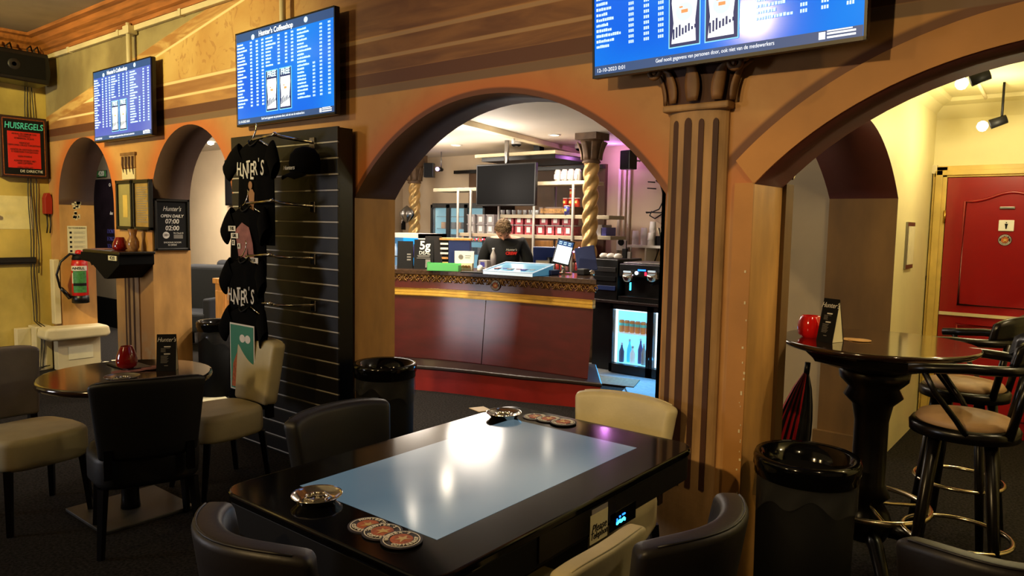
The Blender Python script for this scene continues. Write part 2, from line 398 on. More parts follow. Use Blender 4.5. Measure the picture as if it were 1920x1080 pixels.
# ================================================================== the setting
CH = 3.42; YW = 3.0; YB = 3.34; BC = 2.65
def arcade():
    mb = MB()
    xs_end = [-8.85, 2.4]
    spans = []
    for cx, cz, R, hw in ARCHES:
        h = hw or R; a = math.acos(h/R) if hw else 0.0
        pts = arc(cx, cz, R, PI-a, a, 28)
        spans.append(pts)
    cur = xs_end[0]
    def quad(p, mi, sm=False): mb.add(p, [(0, 1, 2, 3)], mi, sm)
    for k, pts in enumerate(spans):
        x0, z0 = pts[0]; x1, z1 = pts[-1]
        for Y in (YW, YB):
            quad([(cur, Y, 0), (x0, Y, 0), (x0, Y, CH), (cur, Y, CH)], 0 if Y == YW else 3)
            for (a, b), (c, d) in zip(pts, pts[1:]):
                quad([(a, Y, b), (c, Y, d), (c, Y, CH), (a, Y, CH)], 0 if Y == YW else 3)
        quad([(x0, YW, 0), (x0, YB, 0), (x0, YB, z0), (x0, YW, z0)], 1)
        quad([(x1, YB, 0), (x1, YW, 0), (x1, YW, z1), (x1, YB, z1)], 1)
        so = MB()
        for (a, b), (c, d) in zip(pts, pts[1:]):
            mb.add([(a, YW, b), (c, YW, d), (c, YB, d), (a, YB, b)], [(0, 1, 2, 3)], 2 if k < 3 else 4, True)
        cur = x1
    for Y in (YW, YB): quad([(cur, Y, 0), (xs_end[1], Y, 0), (xs_end[1], Y, CH), (cur, Y, CH)], 0 if Y == YW else 3)
    quad([(cur, YB, 0), (cur, YW, 0), (cur, YW, 1.7), (cur, YB, 1.7)], 1)
    return struct(mb.build('wall_back', ['fresco', 'jamb', 'soffit', 'beige_wall', 'soffit_red']))
wall_back = arcade()

mb = MB(); mb.box(-17, 2.4, -3.2, 9.0, -0.1, 0); struct(mb.build('floor', 'carpet'))
mb = MB(); mb.prism([(-3.25, 5.35), (-1.6, 5.35), (-1.6, 8.5), (-7.5, 8.5), (-7.5, 6.4), (-3.6, 6.4)], 0, 0.012); struct(mb.build('floor_service', 'bar_floor'))
mb = MB(); mb.box(-8.9, 2.4, -3.2, 3.02, CH, CH+0.1); struct(mb.build('ceiling', 'ceiling'))
mb = MB(); mb.box(-17, -1.6, YB, 8.6, BC, BC+0.1); struct(mb.build('ceiling_bar', 'ceil_white'))
mb = MB(); mb.box(-1.6, 2.4, YB, 7.0, BC, BC+0.1); struct(mb.build('ceiling_passage', 'pass_wall'))
mb = MB(); mb.box(-8.85, -8.7, -3.2, 3.0, 0, CH); struct(mb.build('wall_left', 'yellow_wall'))
mb = MB(); mb.box(2.25, 2.4, -3.2, 3.0, 0, CH); mb.box(1.6, 2.4, 3.34, 7.0, 0, CH); struct(mb.build('wall_right', 'pass_wall'))
mb = MB(); mb.box(-8.85, 2.4, -3.3, -3.2, 0, CH); struct(mb.build('wall_front', 'jamb'))
# bar back wall, partition, lounge walls
mb = MB(); mb.box(-9.3, -2.8, 8.5, 8.62, 0, BC); struct(mb.build('wall_bar', 'beige_wall'))
mb = MB(); mb.box(-2.9, -2.78, 5.62, 8.5, 0, BC); mb.box(-2.9, -1.55, 5.62, 5.74, 0, BC); struct(mb.build('wall_partition', 'grey_wall'))
mb = MB(); mb.box(-9.3, -9.2, 6.1, 8.5, 0, BC); mb.box(-17, -9.2, 6.0, 6.1, 0, BC); mb.box(-17.1, -17, 3.34, 6.1, 0, BC); struct(mb.build('wall_lounge', 'beige_wall'))
# side wall with its arch between the alcove and the passage
def sidewall():
    mb = MB(); X0, X1 = -1.55, -1.10; pts = arc(4.50, 0.66, 1.60, PI-math.acos(1.1/1.6), math.acos(1.1/1.6), 24)
    for X in (X0, X1):
        for (a, b), (c, d) in zip(pts, pts[1:]): mb.add([(X, a, b), (X, c, d), (X, c, BC), (X, a, BC)], [(0, 1, 2, 3)], 2)
        mb.add([(X, pts[-1][0], 0), (X, 6.85, 0), (X, 6.85, BC), (X, pts[-1][0], BC)], [(0, 1, 2, 3)], 2)
    for (a, b), (c, d) in zip(pts, pts[1:]): mb.add([(X0, a, b), (X1, a, b), (X1, c, d), (X0, c, d)], [(0, 1, 2, 3)], 1, True)
    mb.box(X0, X1-.01, 3.341, 3.44, 0, 1.80, 0)
    y = pts[-1][0]; mb.add([(X0, y, 0), (X1, y, 0), (X1, y, pts[-1][1]), (X0, y, pts[-1][1])], [(0, 1, 2, 3)], 0)
    return struct(mb.build('wall_side', ['pier_brown', 'soffit_red', 'pass_wall']))
sidewall()
mb = MB(); mb.box(-1.3, 1.7, 6.85, 6.95, 0, BC); struct(mb.build('wall_end', 'pass_wall'))
mb = MB(); mb.box(-1.10, 1.6, 6.835, 6.85, 0, 1.20); d_ = mb
struct(d_.build('trim_dado', 'olive_dado'))
mb = MB(); mb.box(-1.10, 1.6, 6.815, 6.85, 1.20, 1.235); struct(mb.build('trim_rail', 'dark'))
mb = MB(); mb.prism([(6.85, 2.50), (6.85, BC), (6.70, BC), (6.70, 2.62), (6.78, 2.60)], -1.1, 1.6, 'x'); struct(mb.build('trim_cornice_passage', 'pass_wall'))
mb = MB(); mb.prism([(-1.1, 2.54), (-1.1, BC), (-0.98, BC), (-0.99, 2.62), (-1.05, 2.60)], 3.4, 6.85, 'y'); struct(mb.build('trim_cornice_side', 'pass_wall'))
# main room cornice and white cable trunking
prof = [(3.0, 3.24), (2.965, 3.245), (2.955, 3.275), (2.925, 3.285), (2.90, 3.325), (2.86, 3.345), (2.835, 3.385), (2.79, 3.395), (2.78, CH), (3.0, CH)]
mb = MB(); mb.prism(prof, -8.7, 2.25, 'x'); struct(mb.build('trim_cornice_back', 'cornice'))
mb = MB(); mb.prism([(-8.7+(3.0-a), b) for a, b in prof], -3.2, 3.0, 'y'); struct(mb.build('trim_cornice_left', 'cornice'))
t = thing('cable_trunking', 'long white cable trunking running along the top of the painted wall', 'trunking', (-6.0, 2.98, 3.2))
mb = MB(); mb.box(-8.68, 2.2, 2.962, 2.998, 3.195, 3.24); mb.build('trunk', 'cream_paint', t, world=True, bevel=0.004)
for k in range(9):
    mb = MB(); mb.box(-8.0+k*1.1, -7.96+k*1.1, 2.955, 2.999, 3.19, 3.245); mb.build('joint_cover', 'cream_paint', t, world=True)

# raised band around the right-hand arch
def arch_band():
    mb = MB(); cx, cz, R, h = ARCHES[3]; a = math.acos(1.078/R); P0 = arc(cx, cz, R, PI-a, a, 40); P1 = arc(cx, cz, R+0.125, PI-a-0.01, a+0.01, 40)
    Y = YW-0.012
    for i in range(40):
        (a0, b0), (a1, b1), (c0, d0), (c1, d1) = P0[i], P0[i+1], P1[i], P1[i+1]
        mb.add([(a0, Y, b0), (a1, Y, b1), (c1, Y, d1), (c0, Y, d0), (c0, YW, d0), (c1, YW, d1)], [(0, 1, 2, 3), (3, 2, 5, 4)], 0, False)
    mb.box(P1[0][0]+0.0, P0[0][0], Y, YW, 0, P0[0][1]+0.005)
    mb.box(P0[-1][0], P1[-1][0], Y, YW, 0, P0[-1][1]+0.005)
    return struct(mb.build('trim_arch_band', 'arch_band'))
mat('arch_band', (178, 124, 60), 0.6, noise=(2, 0.25), bump=(18, 0.15))
arch_band()

# flaked plaster chips along the pillar edge
mb = MB()
for k in range(26):
    z = random.uniform(0.15, 1.45); x = -1.135+random.uniform(-0.012, 0.004); s = random.uniform(0.003, 0.008)
    mb.cbox((x, YW-0.013, z), (s, 0.003, s*random.uniform(1, 2.4)))
for k in range(6): mb.cbox((random.uniform(-1.5, -1.3), YW-0.03, random.uniform(0.3, 0.8)), (random.uniform(.02, .05), .003, .008))
o = mb.build('plaster_chips', 'cream_paint', None); tag(o, 'small white flakes where plaster has chipped off the pillar edge', 'plaster'); o['kind'] = 'stuff'

# ---------------------------------------------------------------- fluted pilaster with capital
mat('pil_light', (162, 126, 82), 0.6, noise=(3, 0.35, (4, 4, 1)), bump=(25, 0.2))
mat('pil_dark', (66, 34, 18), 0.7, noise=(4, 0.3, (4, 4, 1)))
def pilaster(name, x0, x1, z0, z1, nfl, label, capz=None, dep=0.05, fmin=0):
    t = thing(name, label, 'column', ((x0+x1)/2, YW-dep/2, z0)); W = x1-x0; cx = (x0+x1)/2
    def yy(x): q = (x-cx)/(W/2*1.02); return YW-0.006-dep*math.sqrt(max(0, 1-q*q))*0.9
    mb = MB(); n = 30
    poly = [(x0+W*i/n, yy(x0+W*i/n)) for i in range(n+1)]+[(x1, YW), (x0, YW)]
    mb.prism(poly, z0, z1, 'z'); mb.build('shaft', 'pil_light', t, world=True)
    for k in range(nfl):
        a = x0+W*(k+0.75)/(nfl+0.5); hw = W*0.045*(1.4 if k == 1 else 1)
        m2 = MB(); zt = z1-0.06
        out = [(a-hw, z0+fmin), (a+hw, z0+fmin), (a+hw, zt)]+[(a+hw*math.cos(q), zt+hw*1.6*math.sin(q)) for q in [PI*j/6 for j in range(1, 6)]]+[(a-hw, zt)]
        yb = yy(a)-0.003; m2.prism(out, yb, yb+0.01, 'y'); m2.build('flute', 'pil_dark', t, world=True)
    return t, yy
t, yy = pilaster('pilaster', -1.515, -1.245, 0.0, 2.10, 4, 'tall fluted pilaster with a scrolled capital, brown and cream, below the large right screen', fmin=0.45)
mb = MB()
mb.prism([(-1.53, 2.935), (-1.23, 2.935), (-1.225, 3.0), (-1.535, 3.0)], 2.095, 2.125); mb.build('collar', 'pil_light', t, world=True, bevel=0.008)
# capital bell
mb = MB()
for k in range(1):
    prof = [(0.150, 2.12), (0.155, 2.16), (0.170, 2.22), (0.190, 2.28), (0.205, 2.32)]
    for (r0, z0), (r1, z1) in zip(prof, prof[1:]):
        for i in range(12):
            a0, a1 = PI+PI*i/12, PI+PI*(i+1)/12
            P = lambda r, a, z: (-1.38+r*math.cos(a), YW+0.42*r*math.sin(a), z)
            mb.add([P(r0, a0, z0), P(r0, a1, z0), P(r1, a1, z1), P(r1, a0, z1)], [(0, 1, 2, 3)], 0, True)
mb.prism([(-1.60, 2.90), (-1.16, 2.90), (-1.16, 3.0), (-1.60, 3.0)], 2.32, 2.36)
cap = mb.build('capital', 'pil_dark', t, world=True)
mat('leaf', (120, 84, 48), 0.55, noise=(12, 0.3))
for k, a in enumerate([PI*1.06, PI*1.27, PI*1.5, PI*1.73, PI*1.94]):
    m2 = MB()
    def leaf(u, v):
        zz = 2.13+0.17*u; ww = 0.034*math.sin(PI*min(1, 0.25+u*0.75))*(v*2-1); r = 0.165+0.055*u*u+(0.03 if u > 0.85 else 0)-0.012*abs(v*2-1)
        aa = a+ww/0.17
        return (-1.38+r*math.cos(aa), YW-0.006+0.42*r*math.sin(aa)-0.012, zz-(0.02 if u > 0.93 else 0))
    m2.grid(leaf, 8, 4); q = m2.build('acanthus_leaf', 'leaf', cap, world=True); sl = q.modifiers.new('s', 'SOLIDIFY'); sl.thickness = 0.008
for sx in (-1, 1):
    m2 = MB(); pts = []
    for i in range(26):
        a = i*0.42; r = 0.042*(1-i/30); pts.append((-1.38+sx*(0.185+r*math.cos(a)), 2.915, 2.27+r*math.sin(a)))
    m2.tube(pts, 0.012, 6); m2.build('volute', 'leaf', cap, world=True)
# narrow pilaster between the two left arches (the shelf hangs on it)
t2, _ = pilaster('pilaster', -6.95, -6.67, 0.0, 1.12, 3, 'flat fluted brown pilaster under the corner shelf between the two left arches', dep=0.03, fmin=0.05)
mb = MB(); mb.box(-6.93, -6.68, 2.986, 3.0, 2.04, 2.16, 0); mb.box(-6.95, -6.66, 2.980, 3.0, 2.15, 2.175, 1)
t3 = thing('capital_fragment', 'faded column capital fragment with drips below the far left screen', 'column', (-6.80, 3.0, 1.93))
mb.build('capital_block', ['pil_light', 'leaf'], t3, world=True)
for k in range(4):
    m2 = MB(); m2.tube([(-6.90+k*0.065, 2.982, 2.14), (-6.905+k*0.065, 2.980, 2.07), (-6.895+k*0.065, 2.984, 2.0-0.02*(k % 2))], [0.012, 0.010, 0.003], 6); m2.build('acanthus_leaf', 'pil_dark', t3, world=True)
mb = MB(); mb.box(-6.93, -6.68, 2.985, 3.0, 1.94, 2.03); mb.build('shaft_stub', 'cream_paint', t3, world=True)

# ---------------------------------------------------------------- skirting
mb = MB(); mb.box(-17, -9.2, 5.98, 6.0, 0, 0.45); struct(mb.build('baseboard_lounge', 'dark'))
mb = MB(); mb.box(-1.57, -1.10, 5.56, 5.60, 0, 0.12); struct(mb.build('baseboard_pier', 'pier_brown'))

# ---------------------------------------------------------------- toilet door
dT = PY(1775, 335, 6.84); X0 = -0.985; X1 = -0.10; ZT = 2.03
d = thing('door_1', 'red painted panel door to the toilets', 'door', ((X0+X1)/2, 6.84, 0)); del d['category']; del d['label']; struct(d)
mb = MB(); mb.box(X0, X1, 6.80, 6.84, 0.0, ZT); mb.build('door_leaf', 'red_door', d, world=True, bevel=0.003)
def panel(z0, z1, arch):
    m2 = MB(); a, b = X0+0.13, X1-0.13; out = [(a, z0), (b, z0), (b, z1)]
    if arch: out += [(b-(b-a)*i/16, z1+0.07*math.sin(PI*i/16)**1.0*(0.5-0.5*math.cos(2*PI*i/16))) for i in range(1, 16)]
    out += [(a, z1)]
    m2.tube([(p[0], 6.797, p[1]) for p in out], 0.012, 6, closed=True)
    m2.build('panel_moulding', 'red_door', d, world=True)
panel(1.02, 1.84, True); panel(0.14, 0.86, False)
mb = MB(); mb.box(X0, X1, 6.785, 6.80, 0.93, 0.955); mb.build('scuff_strip', 'cream_paint', d, world=True)
fr = MB()
for a, b, y in ((X0-0.105, X0-0.005, 6.80), (X1+0.005, X1+0.10, 6.80)): fr.box(a, b, y, 6.85, 0, ZT+0.09); fr.box(a+0.02, b-0.03, y-0.02, y, 0, ZT+0.06)
fr.box(X0-0.1, X1+0.1, 6.80, 6.85, ZT+0.005, ZT+0.095); fr.box(X0-0.08, X1+0.08, 6.78, 6.80, ZT+0.02, ZT+0.06)
fr.build('door_frame', 'frame_yellow', d, world=True, bevel=0.003)
for z in (1.72, 0.3):
    m2 = MB(); m2.lathe([(0.009, -0.05), (0.009, 0.05)], (X0-0.004, 6.79, z), 8); m2.build('hinge', 'brass', d, world=True)
# ventilation slot, pictogram plate and round sticker
c = PY(1889, 390, 6.80)
m2 = MB(); m2.cbox((c.x, 6.794, c.z), (0.10, 0.012, 0.022)); m2.build('letter_slot', 'steel', d, world=True, bevel=0.005)
c = PY(1887, 423, 6.80)
sg = thing('toilet_sign', 'square white pictogram plate with a standing figure on the red door', 'sign', (c.x, 6.795, c.z-0.045))
m2 = MB(); m2.cbox((c.x, 6.793, c.z), (0.10, 0.01, 0.085)); m2.build('plate', 'white', sg, world=True, bevel=0.004)
m2 = MB(); m2.lathe([(0.0045, -0.001), (0.0045, 0.001)], (c.x, 6.786, c.z+0.022), 12, R=Matrix.Rotation(PI/2, 3, 'X'), smooth=False)
m2.prism([(c.x-0.011, c.z+0.014), (c.x+0.011, c.z+0.014), (c.x+0.006, c.z-0.008), (c.x+0.004, c.z-0.026), (c.x-0.004, c.z-0.026), (c.x-0.006, c.z-0.008)], 6.785, 6.7875, 'y'); m2.build('pictogram', 'ink', sg, world=True)

def badge(name, c, R, right, up, label, cat='sticker', parent=None, lift=0.004, col='coaster', grp=None):
    """round club badge: dark disc, pale ring, orange centre and lettering round the rim"""
    right = Vector(right).normalized(); up = Vector(up).normalized(); n = right.cross(up); c = Vector(c)
    t = thing(name, label, cat, c, 0, grp)
    def disc(r0, r1, h, m, nm, k=36):
        mb = MB(); vs = []
        for r in (r0, r1):
            for i in range(k): a = 2*PI*i/k; vs.append(c+right*(r*math.cos(a))+up*(r*math.sin(a))+n*h)
        if r0 == 0:
            v2 = vs[k:]+[v-n*min(h, 0.003) for v in vs[k:]]
            mb.add(v2, [tuple(range(k))]+[(i, i+k, (i+1) % k+k, (i+1) % k) for i in range(k)], 0)
        else: mb.add(vs, [(i, (i+1) % k, (i+1) % k+k, i+k) for i in range(k)], 0)
        mb.build(nm, m, t, world=True)
    disc(0, R, 0.003, col, 'disc'); disc(R*0.84, R*0.89, 0.0036, 'ink_white', 'ring'); disc(0, R*0.55, 0.0042, 'coaster_orange', 'centre_print')
    for word, a0, a1, flip in (("HUNTER'S", 150, 30, 1), ("COFFEESHOP", 205, 335, -1)):
        for i, ch in enumerate(word):
            a = math.radians(a0+(a1-a0)*i/(len(word)-1)); rad = right*math.cos(a)+up*math.sin(a); u = rad*flip; r_ = u.cross(n)
            text(ch, R*0.27, c+rad*(R*0.70)+n*0.0046, r_, u, 'ink_white', t, 'lettering', bold=0.004*R)
    # small figure in the centre
    mb = MB(); pp = [(-.3, -.35), (-.1, -.05), (-.32, .1), (-.05, .12), (.0, .32), (.12, .1), (.4, .15), (.2, -.1), (.38, -.32), (.05, -.15)]
    mb.add([c+right*(a*R)+up*(b*R)+n*0.0050 for a, b in pp], [tuple(range(10))]); mb.build('figure_print', 'frame_yellow', t, world=True)
    return t
c = PY(1884, 450, 6.795); badge('round_sticker', (c.x, 6.799, c.z), 0.045, (1, 0, 0), (0, 0, 1), 'round club sticker below the pictogram on the red door')
# pipe and box beside the door, framed notice on the pale wall
t = thing('wall_conduit', 'dark cable conduit running down the yellow wall left of the red door', 'conduit', (-1.10, 6.83, 0))
m2 = MB(); m2.tube([(-1.115, 6.825, 0.02), (-1.115, 6.825, 1.0), (-1.112, 6.825, 2.05)], 0.010, 8); m2.build('conduit', 'cable', t, world=True)
m2 = MB(); m2.cbox((-1.10, 6.82, 2.10), (0.07, 0.05, 0.07)); m2.build('junction_box', 'cream_paint', t, world=True, bevel=0.004)
c = PX(1703, 460, -1.10)
t = thing('wall_frame', 'small clear notice holder on the pale wall beyond the arch', 'frame', (-1.09, c.y, c.z-0.17))
m2 = MB(); m2.cbox((-1.092, c.y, c.z), (0.014, 0.26, 0.34)); m2.build('holder', 'steel', t, world=True)
m2 = MB(); m2.cbox((-1.083, c.y, c.z), (0.004, 0.21, 0.28)); m2.build('notice', 'paper', t, world=True)
# ceiling track with two bulbs
t = thing('track_light', 'white ceiling track with two glowing spot bulbs in the toilet passage', 'lamp', (-0.75, 5.8, 2.40))
m2 = MB(); m2.tube([tuple(PZ(1831, 150, BC-0.02)), tuple(PZ(1863, 212, BC-0.03))], 0.012, 8)
a = PZ(1863, 212, BC-0.03); m2.tube([(a.x, a.y, a.z), (a.x+1.2, a.y-0.02, a.z)], 0.010, 8); m2.build('conduit', 'cream_paint', t, world=True)
for (u, v), Y in (((1842, 237), 6.2), ((1803, 157), 5.2)):
    p = PY(u, v, Y); q = p+Vector((0.09, 0.02, 0.03))
    m2 = MB(); m2.tube([q+Vector((0.02, 0, 0.0)), q+Vector((0.02, 0, BC-q.z))], 0.008, 6); m2.tube([q+Vector((0.05, 0, 0.015)), p+Vector((0.045, 0, 0.01))], [0.03, 0.034], 12); s = m2.build('socket', 'dark', t, world=True)
    m2 = MB(); m2.lathe([(0.001, -0.036), (0.02, -0.03), (0.034, -0.01), (0.036, 0.005), (0.028, 0.025), (0.012, 0.036)], p, 14); m2.build('bulb', 'bulb', s, world=True)

# ================================================================== main room: screens
def tv(c, w, yaw, tilt, label, scr, full=True, pole=None):
    r = Vector((math.cos(yaw), math.sin(yaw), 0)); n0 = Vector((math.sin(yaw), -math.cos(yaw), 0))
    u = Vector((0, 0, 1))*math.cos(tilt)+n0*math.sin(tilt); n = r.cross(u)   # towards the viewer
    c = Vector(c); h = w*9/16
    t = thing('menu_screen', label, 'television', c-Vector((0, 0, h/2)), 0, None)
    R3 = Matrix((r, u, n)).transposed()
    def P(a, b, d=0.0): return c+r*(a*w)+u*(b*w)+n*d          # a in -.5..+.5, b in +-.28
    mb = MB(); mb.cbox(c-n*0.022, (w, h, 0.035), R=R3); mb.build('housing', 'black', t, world=True, bevel=0.004)
    mb = MB(); mb.cbox(c-n*0.055, (w*0.6, h*0.55, 0.04), R=R3); mb.build('rear_box', 'dark', t, world=True, bevel=0.01)
    e = 0.010/w
    mb = MB(); mb.add([P(-.5+e, -.28125+e*1.4, -0.003), P(.5-e, -.28125+e*1.4, -0.003), P(.5-e, .28125-e, -0.003), P(-.5+e, .28125-e, -0.003)], [(0, 1, 2, 3)]); 
    mb.v = mb.v; s = mb.build('display', scr, t, world=True)
    def rects(L, m, name, d=0.0004):
        k = MB()
        for a0, a1, b0, b1 in L: k.add([P(a0, b0, d), P(a1, b0, d), P(a1, b1, d), P(a0, b1, d)], [(0, 1, 2, 3)])
        return k.build(name, m, s, world=True)
    bz = MB()
    for a0, a1, b0, b1 in ((-.5, .5, .28125-e, .28125), (-.5, .5, -.28125, -.28125+e*1.4), (-.5, -.5+e, -.28125, .28125), (.5-e, .5, -.28125, .28125)):
        bz.add([P(a0, b0, 0.001), P(a1, b0, 0.001), P(a1, b1, 0.001), P(a0, b1, 0.001)], [(0, 1, 2, 3)])
    bz.build('bezel', 'black', t, world=True)
    rects([(-.49, .49, .222, .272)], 'scr_header', 'header_bar'); rects([(-.49, .49, -.272, -.236)], 'scr_header', 'footer_bar')
    T = lambda st, sz, a, b, m='scr_white', al='CENTER', sx=1.0, bold=0.0: text(st, sz*w, P(a, b, 0.0010), r, u, m, s, 'lettering', al, 0.0002, sx, bold=bold)
    T("Hunter's Coffeeshop", 0.042, -0.06, .243, bold=0.001)
    T("12-10-2023 0:01", 0.020, -.48, -.254, al='LEFT'); T("Geef nooit gegevens van personen door, ook niet van de medewerkers", 0.0195, 0.0, -.250, sx=0.78)
    rnd = random.Random(3)
    rows = []; 
    def words(a0, b, maxw):
        x = a0; end = a0+rnd.uniform(0.35, 1)*maxw
        while x < end:
            wl = rnd.uniform(0.006, 0.013); up = rnd.choice((0.0055, 0.0085, 0.007)); rows.append((x, x+wl*0.78, b-.0045, b+up*0.75)); x += wl
    def num(a, b): 
        for q in range(3): rows.append((a+q*0.008, a+q*0.008+0.0055, b-.005, b+.006))
    for i in range(20):
        b = .205-i*0.0195
        words(-.48, b, 0.115); num(-.335, b); num(-.27, b); num(-.21, b)
        if i < 9: words(-.165, b, 0.10); num(-.04, b); num(.035, b); num(.095, b)
        words(.155, b, 0.13); num(.30 if i > 9 else .365, b); num(.365, b); num(.44, b)
    rects(rows, 'scr_pale', 'menu_rows')
    # two bright pictures of packs
    for a in (-.105, .035):
        rects([(a-.062, a+.062, -.215, .02)], 'scr_cyan', 'picture_frame', 0.0005); rects([(a-.058, a+.058, -.211, .016)], 'scr_navy', 'picture_ground', 0.0008)
        out = [(a-.05, -.20), (a+.045, -.20), (a+.042, -.13), (a+.05, -.06), (a+.048, -.03), (a-.048, -.03), (a-.05, -.06), (a-.042, -.13)]
        k = MB(); k.add([P(x, y, 0.0012) for x, y in out], [tuple(range(8))]); k.build('pack_picture', 'scr_white', s, world=True)
        k = MB(); k.add([P(a+.033*math.cos(q*PI/8), -.095+.033*math.sin(q*PI/8), 0.0015) for q in range(16)], [tuple(range(16))]); k.build('pack_emblem', 'scr_pale', s, world=True)
        rects([(a-.012, a+.014, -.10, -.088), (a-.02, a-.006, -.082, -.076)], 'scr_orange', 'emblem_spot', 0.0018)
        rects([(a-.045+.012*q, a-.038+.012*q, -.185+.004*q, -.150+.006*(q % 3)) for q in range(8)], 'scr_navy', 'pack_detail', 0.0017)
        T("FREE", 0.044, a, -.004, 'scr_pale', bold=0.002)
    for a, b in ((-.30, .235), (.24, .250)):
        k = MB(); k.add([P(a+.018*math.cos(q*PI/6), b+.016*math.sin(q*PI/6), 0.0012) for q in range(12)], [tuple(range(12))]); k.build('screen_emblem', 'scr_pale', s, world=True)
    rects([(.36, .38, -.262, -.24), (.385, .47, -.250, -.244), (.385, .47, -.261, -.255), (.385, .46, -.241, -.237)], 'scr_white', 'corner_logo', 0.001)
    if pole:
        k = MB(); k.tube([(pole, YW-0.06, c.z), (pole, YW-0.06, 3.26)], 0.022, 10); k.build('mount_pole', 'cream_paint', t, world=True)
        k = MB(); k.cbox((pole, YW-0.05, 3.20), (0.11, 0.08, 0.07)); k.build('mount_box', 'cream_paint', t, world=True, bevel=0.005)
    return t
a = tv((-6.712, 2.9, 2.597), 1.135, -0.004, -0.009, 'leftmost blue menu screen, smallest in view, on a white pole in the corner', 'screen_pale', pole=-6.62)
b = tv((-4.316, 2.9, 2.585), 1.16, -0.023, 0.003, 'middle blue menu screen above the black slatwall panel', 'screen', pole=-4.36)
c = tv((-1.259, 2.8, 2.584), 1.159, -0.052, 0.058, 'large blue menu screen at top right, cut off by the picture edge, above the pilaster', 'screen', pole=-1.2)

# ================================================================== speaker, house-rules sign, call point, cables on the left wall
t = thing('speaker', 'black loudspeaker cabinet high on the yellow left wall under the ceiling moulding', 'speaker', (-8.45, 2.55, 2.88))
mb = MB(); mb.prism([(2.15, 3.21), (2.90, 3.20), (2.92, 3.02), (2.90, 2.90), (2.15, 2.93)], -8.62, -8.30, 'x'); mb.build('cabinet', 'black', t, world=True, bevel=0.012)
mb = MB(); mb.box(-8.30, -8.292, 2.2, 2.87, 2.95, 3.16); mb.build('grille', 'dark', t, world=True)
mb = MB(); mb.lathe([(0.0, 0), (0.02, 0.0), (0.05, 0.006), (0.055, 0.0)], (-8.292, 2.60, 3.06), 18, R=Matrix.Rotation(PI/2, 3, 'Y'), caps=False); mb.build('cone', 'leather_brown', t, world=True)
for y in (2.35, 2.5, 2.62, 2.8, 2.86):
    mb = MB(); mb.tube([(-8.5, y, 3.19), (-8.5, y-.02, 3.26), (-8.52, y+.02, 3.30), (-8.56, y+0.05, 3.24)], 0.008, 6); mb.build('chain', 'cable', t, world=True)
t = thing('house_rules_sign', 'black framed sign headed HUISREGELS with red text panel on the left wall', 'sign', (-8.6, 2.75, 1.98))
Y0, Y1, Z0, Z1 = 2.545, 2.965, 1.985, 2.60
mb = MB(); mb.box(-8.70, -8.60, Y0, Y1+0.0, Z0, Z1); mb.build('case', 'sign_frame', t, world=True, bevel=0.006)
mb = MB(); mb.box(-8.60, -8.595, Y0+0.035, Y1-0.035, Z0+0.035, Z1-0.04); mb.build('board', 'ink', t, world=True)
mb = MB()
for q in ((Y0+.022, Y1-.022, Z0+.022, Z0+.027), (Y0+.022, Y1-.022, Z1-.03, Z1-.025), (Y0+.022, Y0+.027, Z0+.022, Z1-.025), (Y1-.027, Y1-.022, Z0+.022, Z1-.025)): mb.box(-8.599, -8.596, *q)
mb.build('inner_line', 'coaster_orange', t, world=True)
mb = MB(); mb.box(-8.595, -8.592, Y0+0.062, Y1-0.065, Z0+0.095, Z1-0.155); s = mb.build('text_panel', 'sign_red', t, world=True, bevel=0.006)
ym = (Y0+Y1)/2; RW, UWZ = (0, 1, 0), (0, 0, 1)
text("HUISREGELS", 0.088, (-8.591, ym, Z1-0.10), RW, UWZ, 'teal', t, sx=0.72, shear=0.12, bold=0.001)
text("DE DIRECTIE", 0.036, (-8.591, ym+0.055, Z0+0.065), RW, UWZ, 'ink_white', t)
for i, st in enumerate(["AFHAAL EN GEBRUIK VAN", "SOFTDRUGS", "IS MINIMAAL 18 JAAR", "", "VERPLICHT", "GEEN HARD DRUGS TOEGESTAAN", "", "HANDEL IN GESTOLEN GOED", "IS VERBODEN TOEGESTAAN", "", "GEEN WAPENS", "", "AGRESSIE WORDT NIET", "GEACCEPTEERD", "", "GEEN OVERLAST"]):
    if st: text(st, 0.026, (-8.5905, ym, Z1-0.178-i*0.0225), RW, UWZ, 'sign_frame', s, sx=0.72)
mat('sign_red_dark', (150, 34, 24), .4); t = thing('call_point', 'small red fire alarm handset box on the wall edge, with two black tails', 'alarm', (-8.62, 2.98, 1.6))
mb = MB(); mb.prism([(2.925, 1.62), (2.99, 1.62), (2.995, 1.78), (2.975, 1.84), (2.945, 1.84), (2.925, 1.79)], -8.69, -8.60, 'x'); mb.build('box', 'sign_red_dark', t, world=True, bevel=0.006)
for y in (2.93, 2.96):
    mb = MB(); mb.tube([(-8.64, y+.02, 1.62), (-8.64, y+.024, 1.5), (-8.64, y+.014, 1.42)], 0.007, 6); mb.build('tail', 'cable', t, world=True)
t = thing('wall_cables', 'bundle of black cables hanging down the corner of the yellow wall to the floor', 'cable', (-8.66, 2.85, 0))
for k, (y, zb) in enumerate(((2.80, 0.5), (2.83, 0.49), (2.87, 1.0))):
    pts = [(-8.67, y+0.006*math.sin(i*1.3+k), 3.2-(3.2-zb)*i/16) for i in range(17)]
    if k < 2: pts += [(-8.55, y, .475), (-8.455, y, .46), (-8.455, y-.01, .25), (-8.44-0.02*k, y-0.03, 0.03), (-8.40, y-0.10, 0.015), (-8.42, y-0.20, 0.015), (-8.45, y-0.18, 0.02), (-8.44, y+.03, 0.05)]
    mb = MB(); mb.tube(pts, 0.005, 6); mb.build('cable', 'cable', t, world=True)
mb = MB(); mb.box(-8.70, -8.66, 2.30, 2.84, 1.10, 1.17); mb.box(-8.66, -8.645, 2.30, 2.84, 1.12, 1.15); struct(mb.build('trim_dado_left', 'leather_brown'))
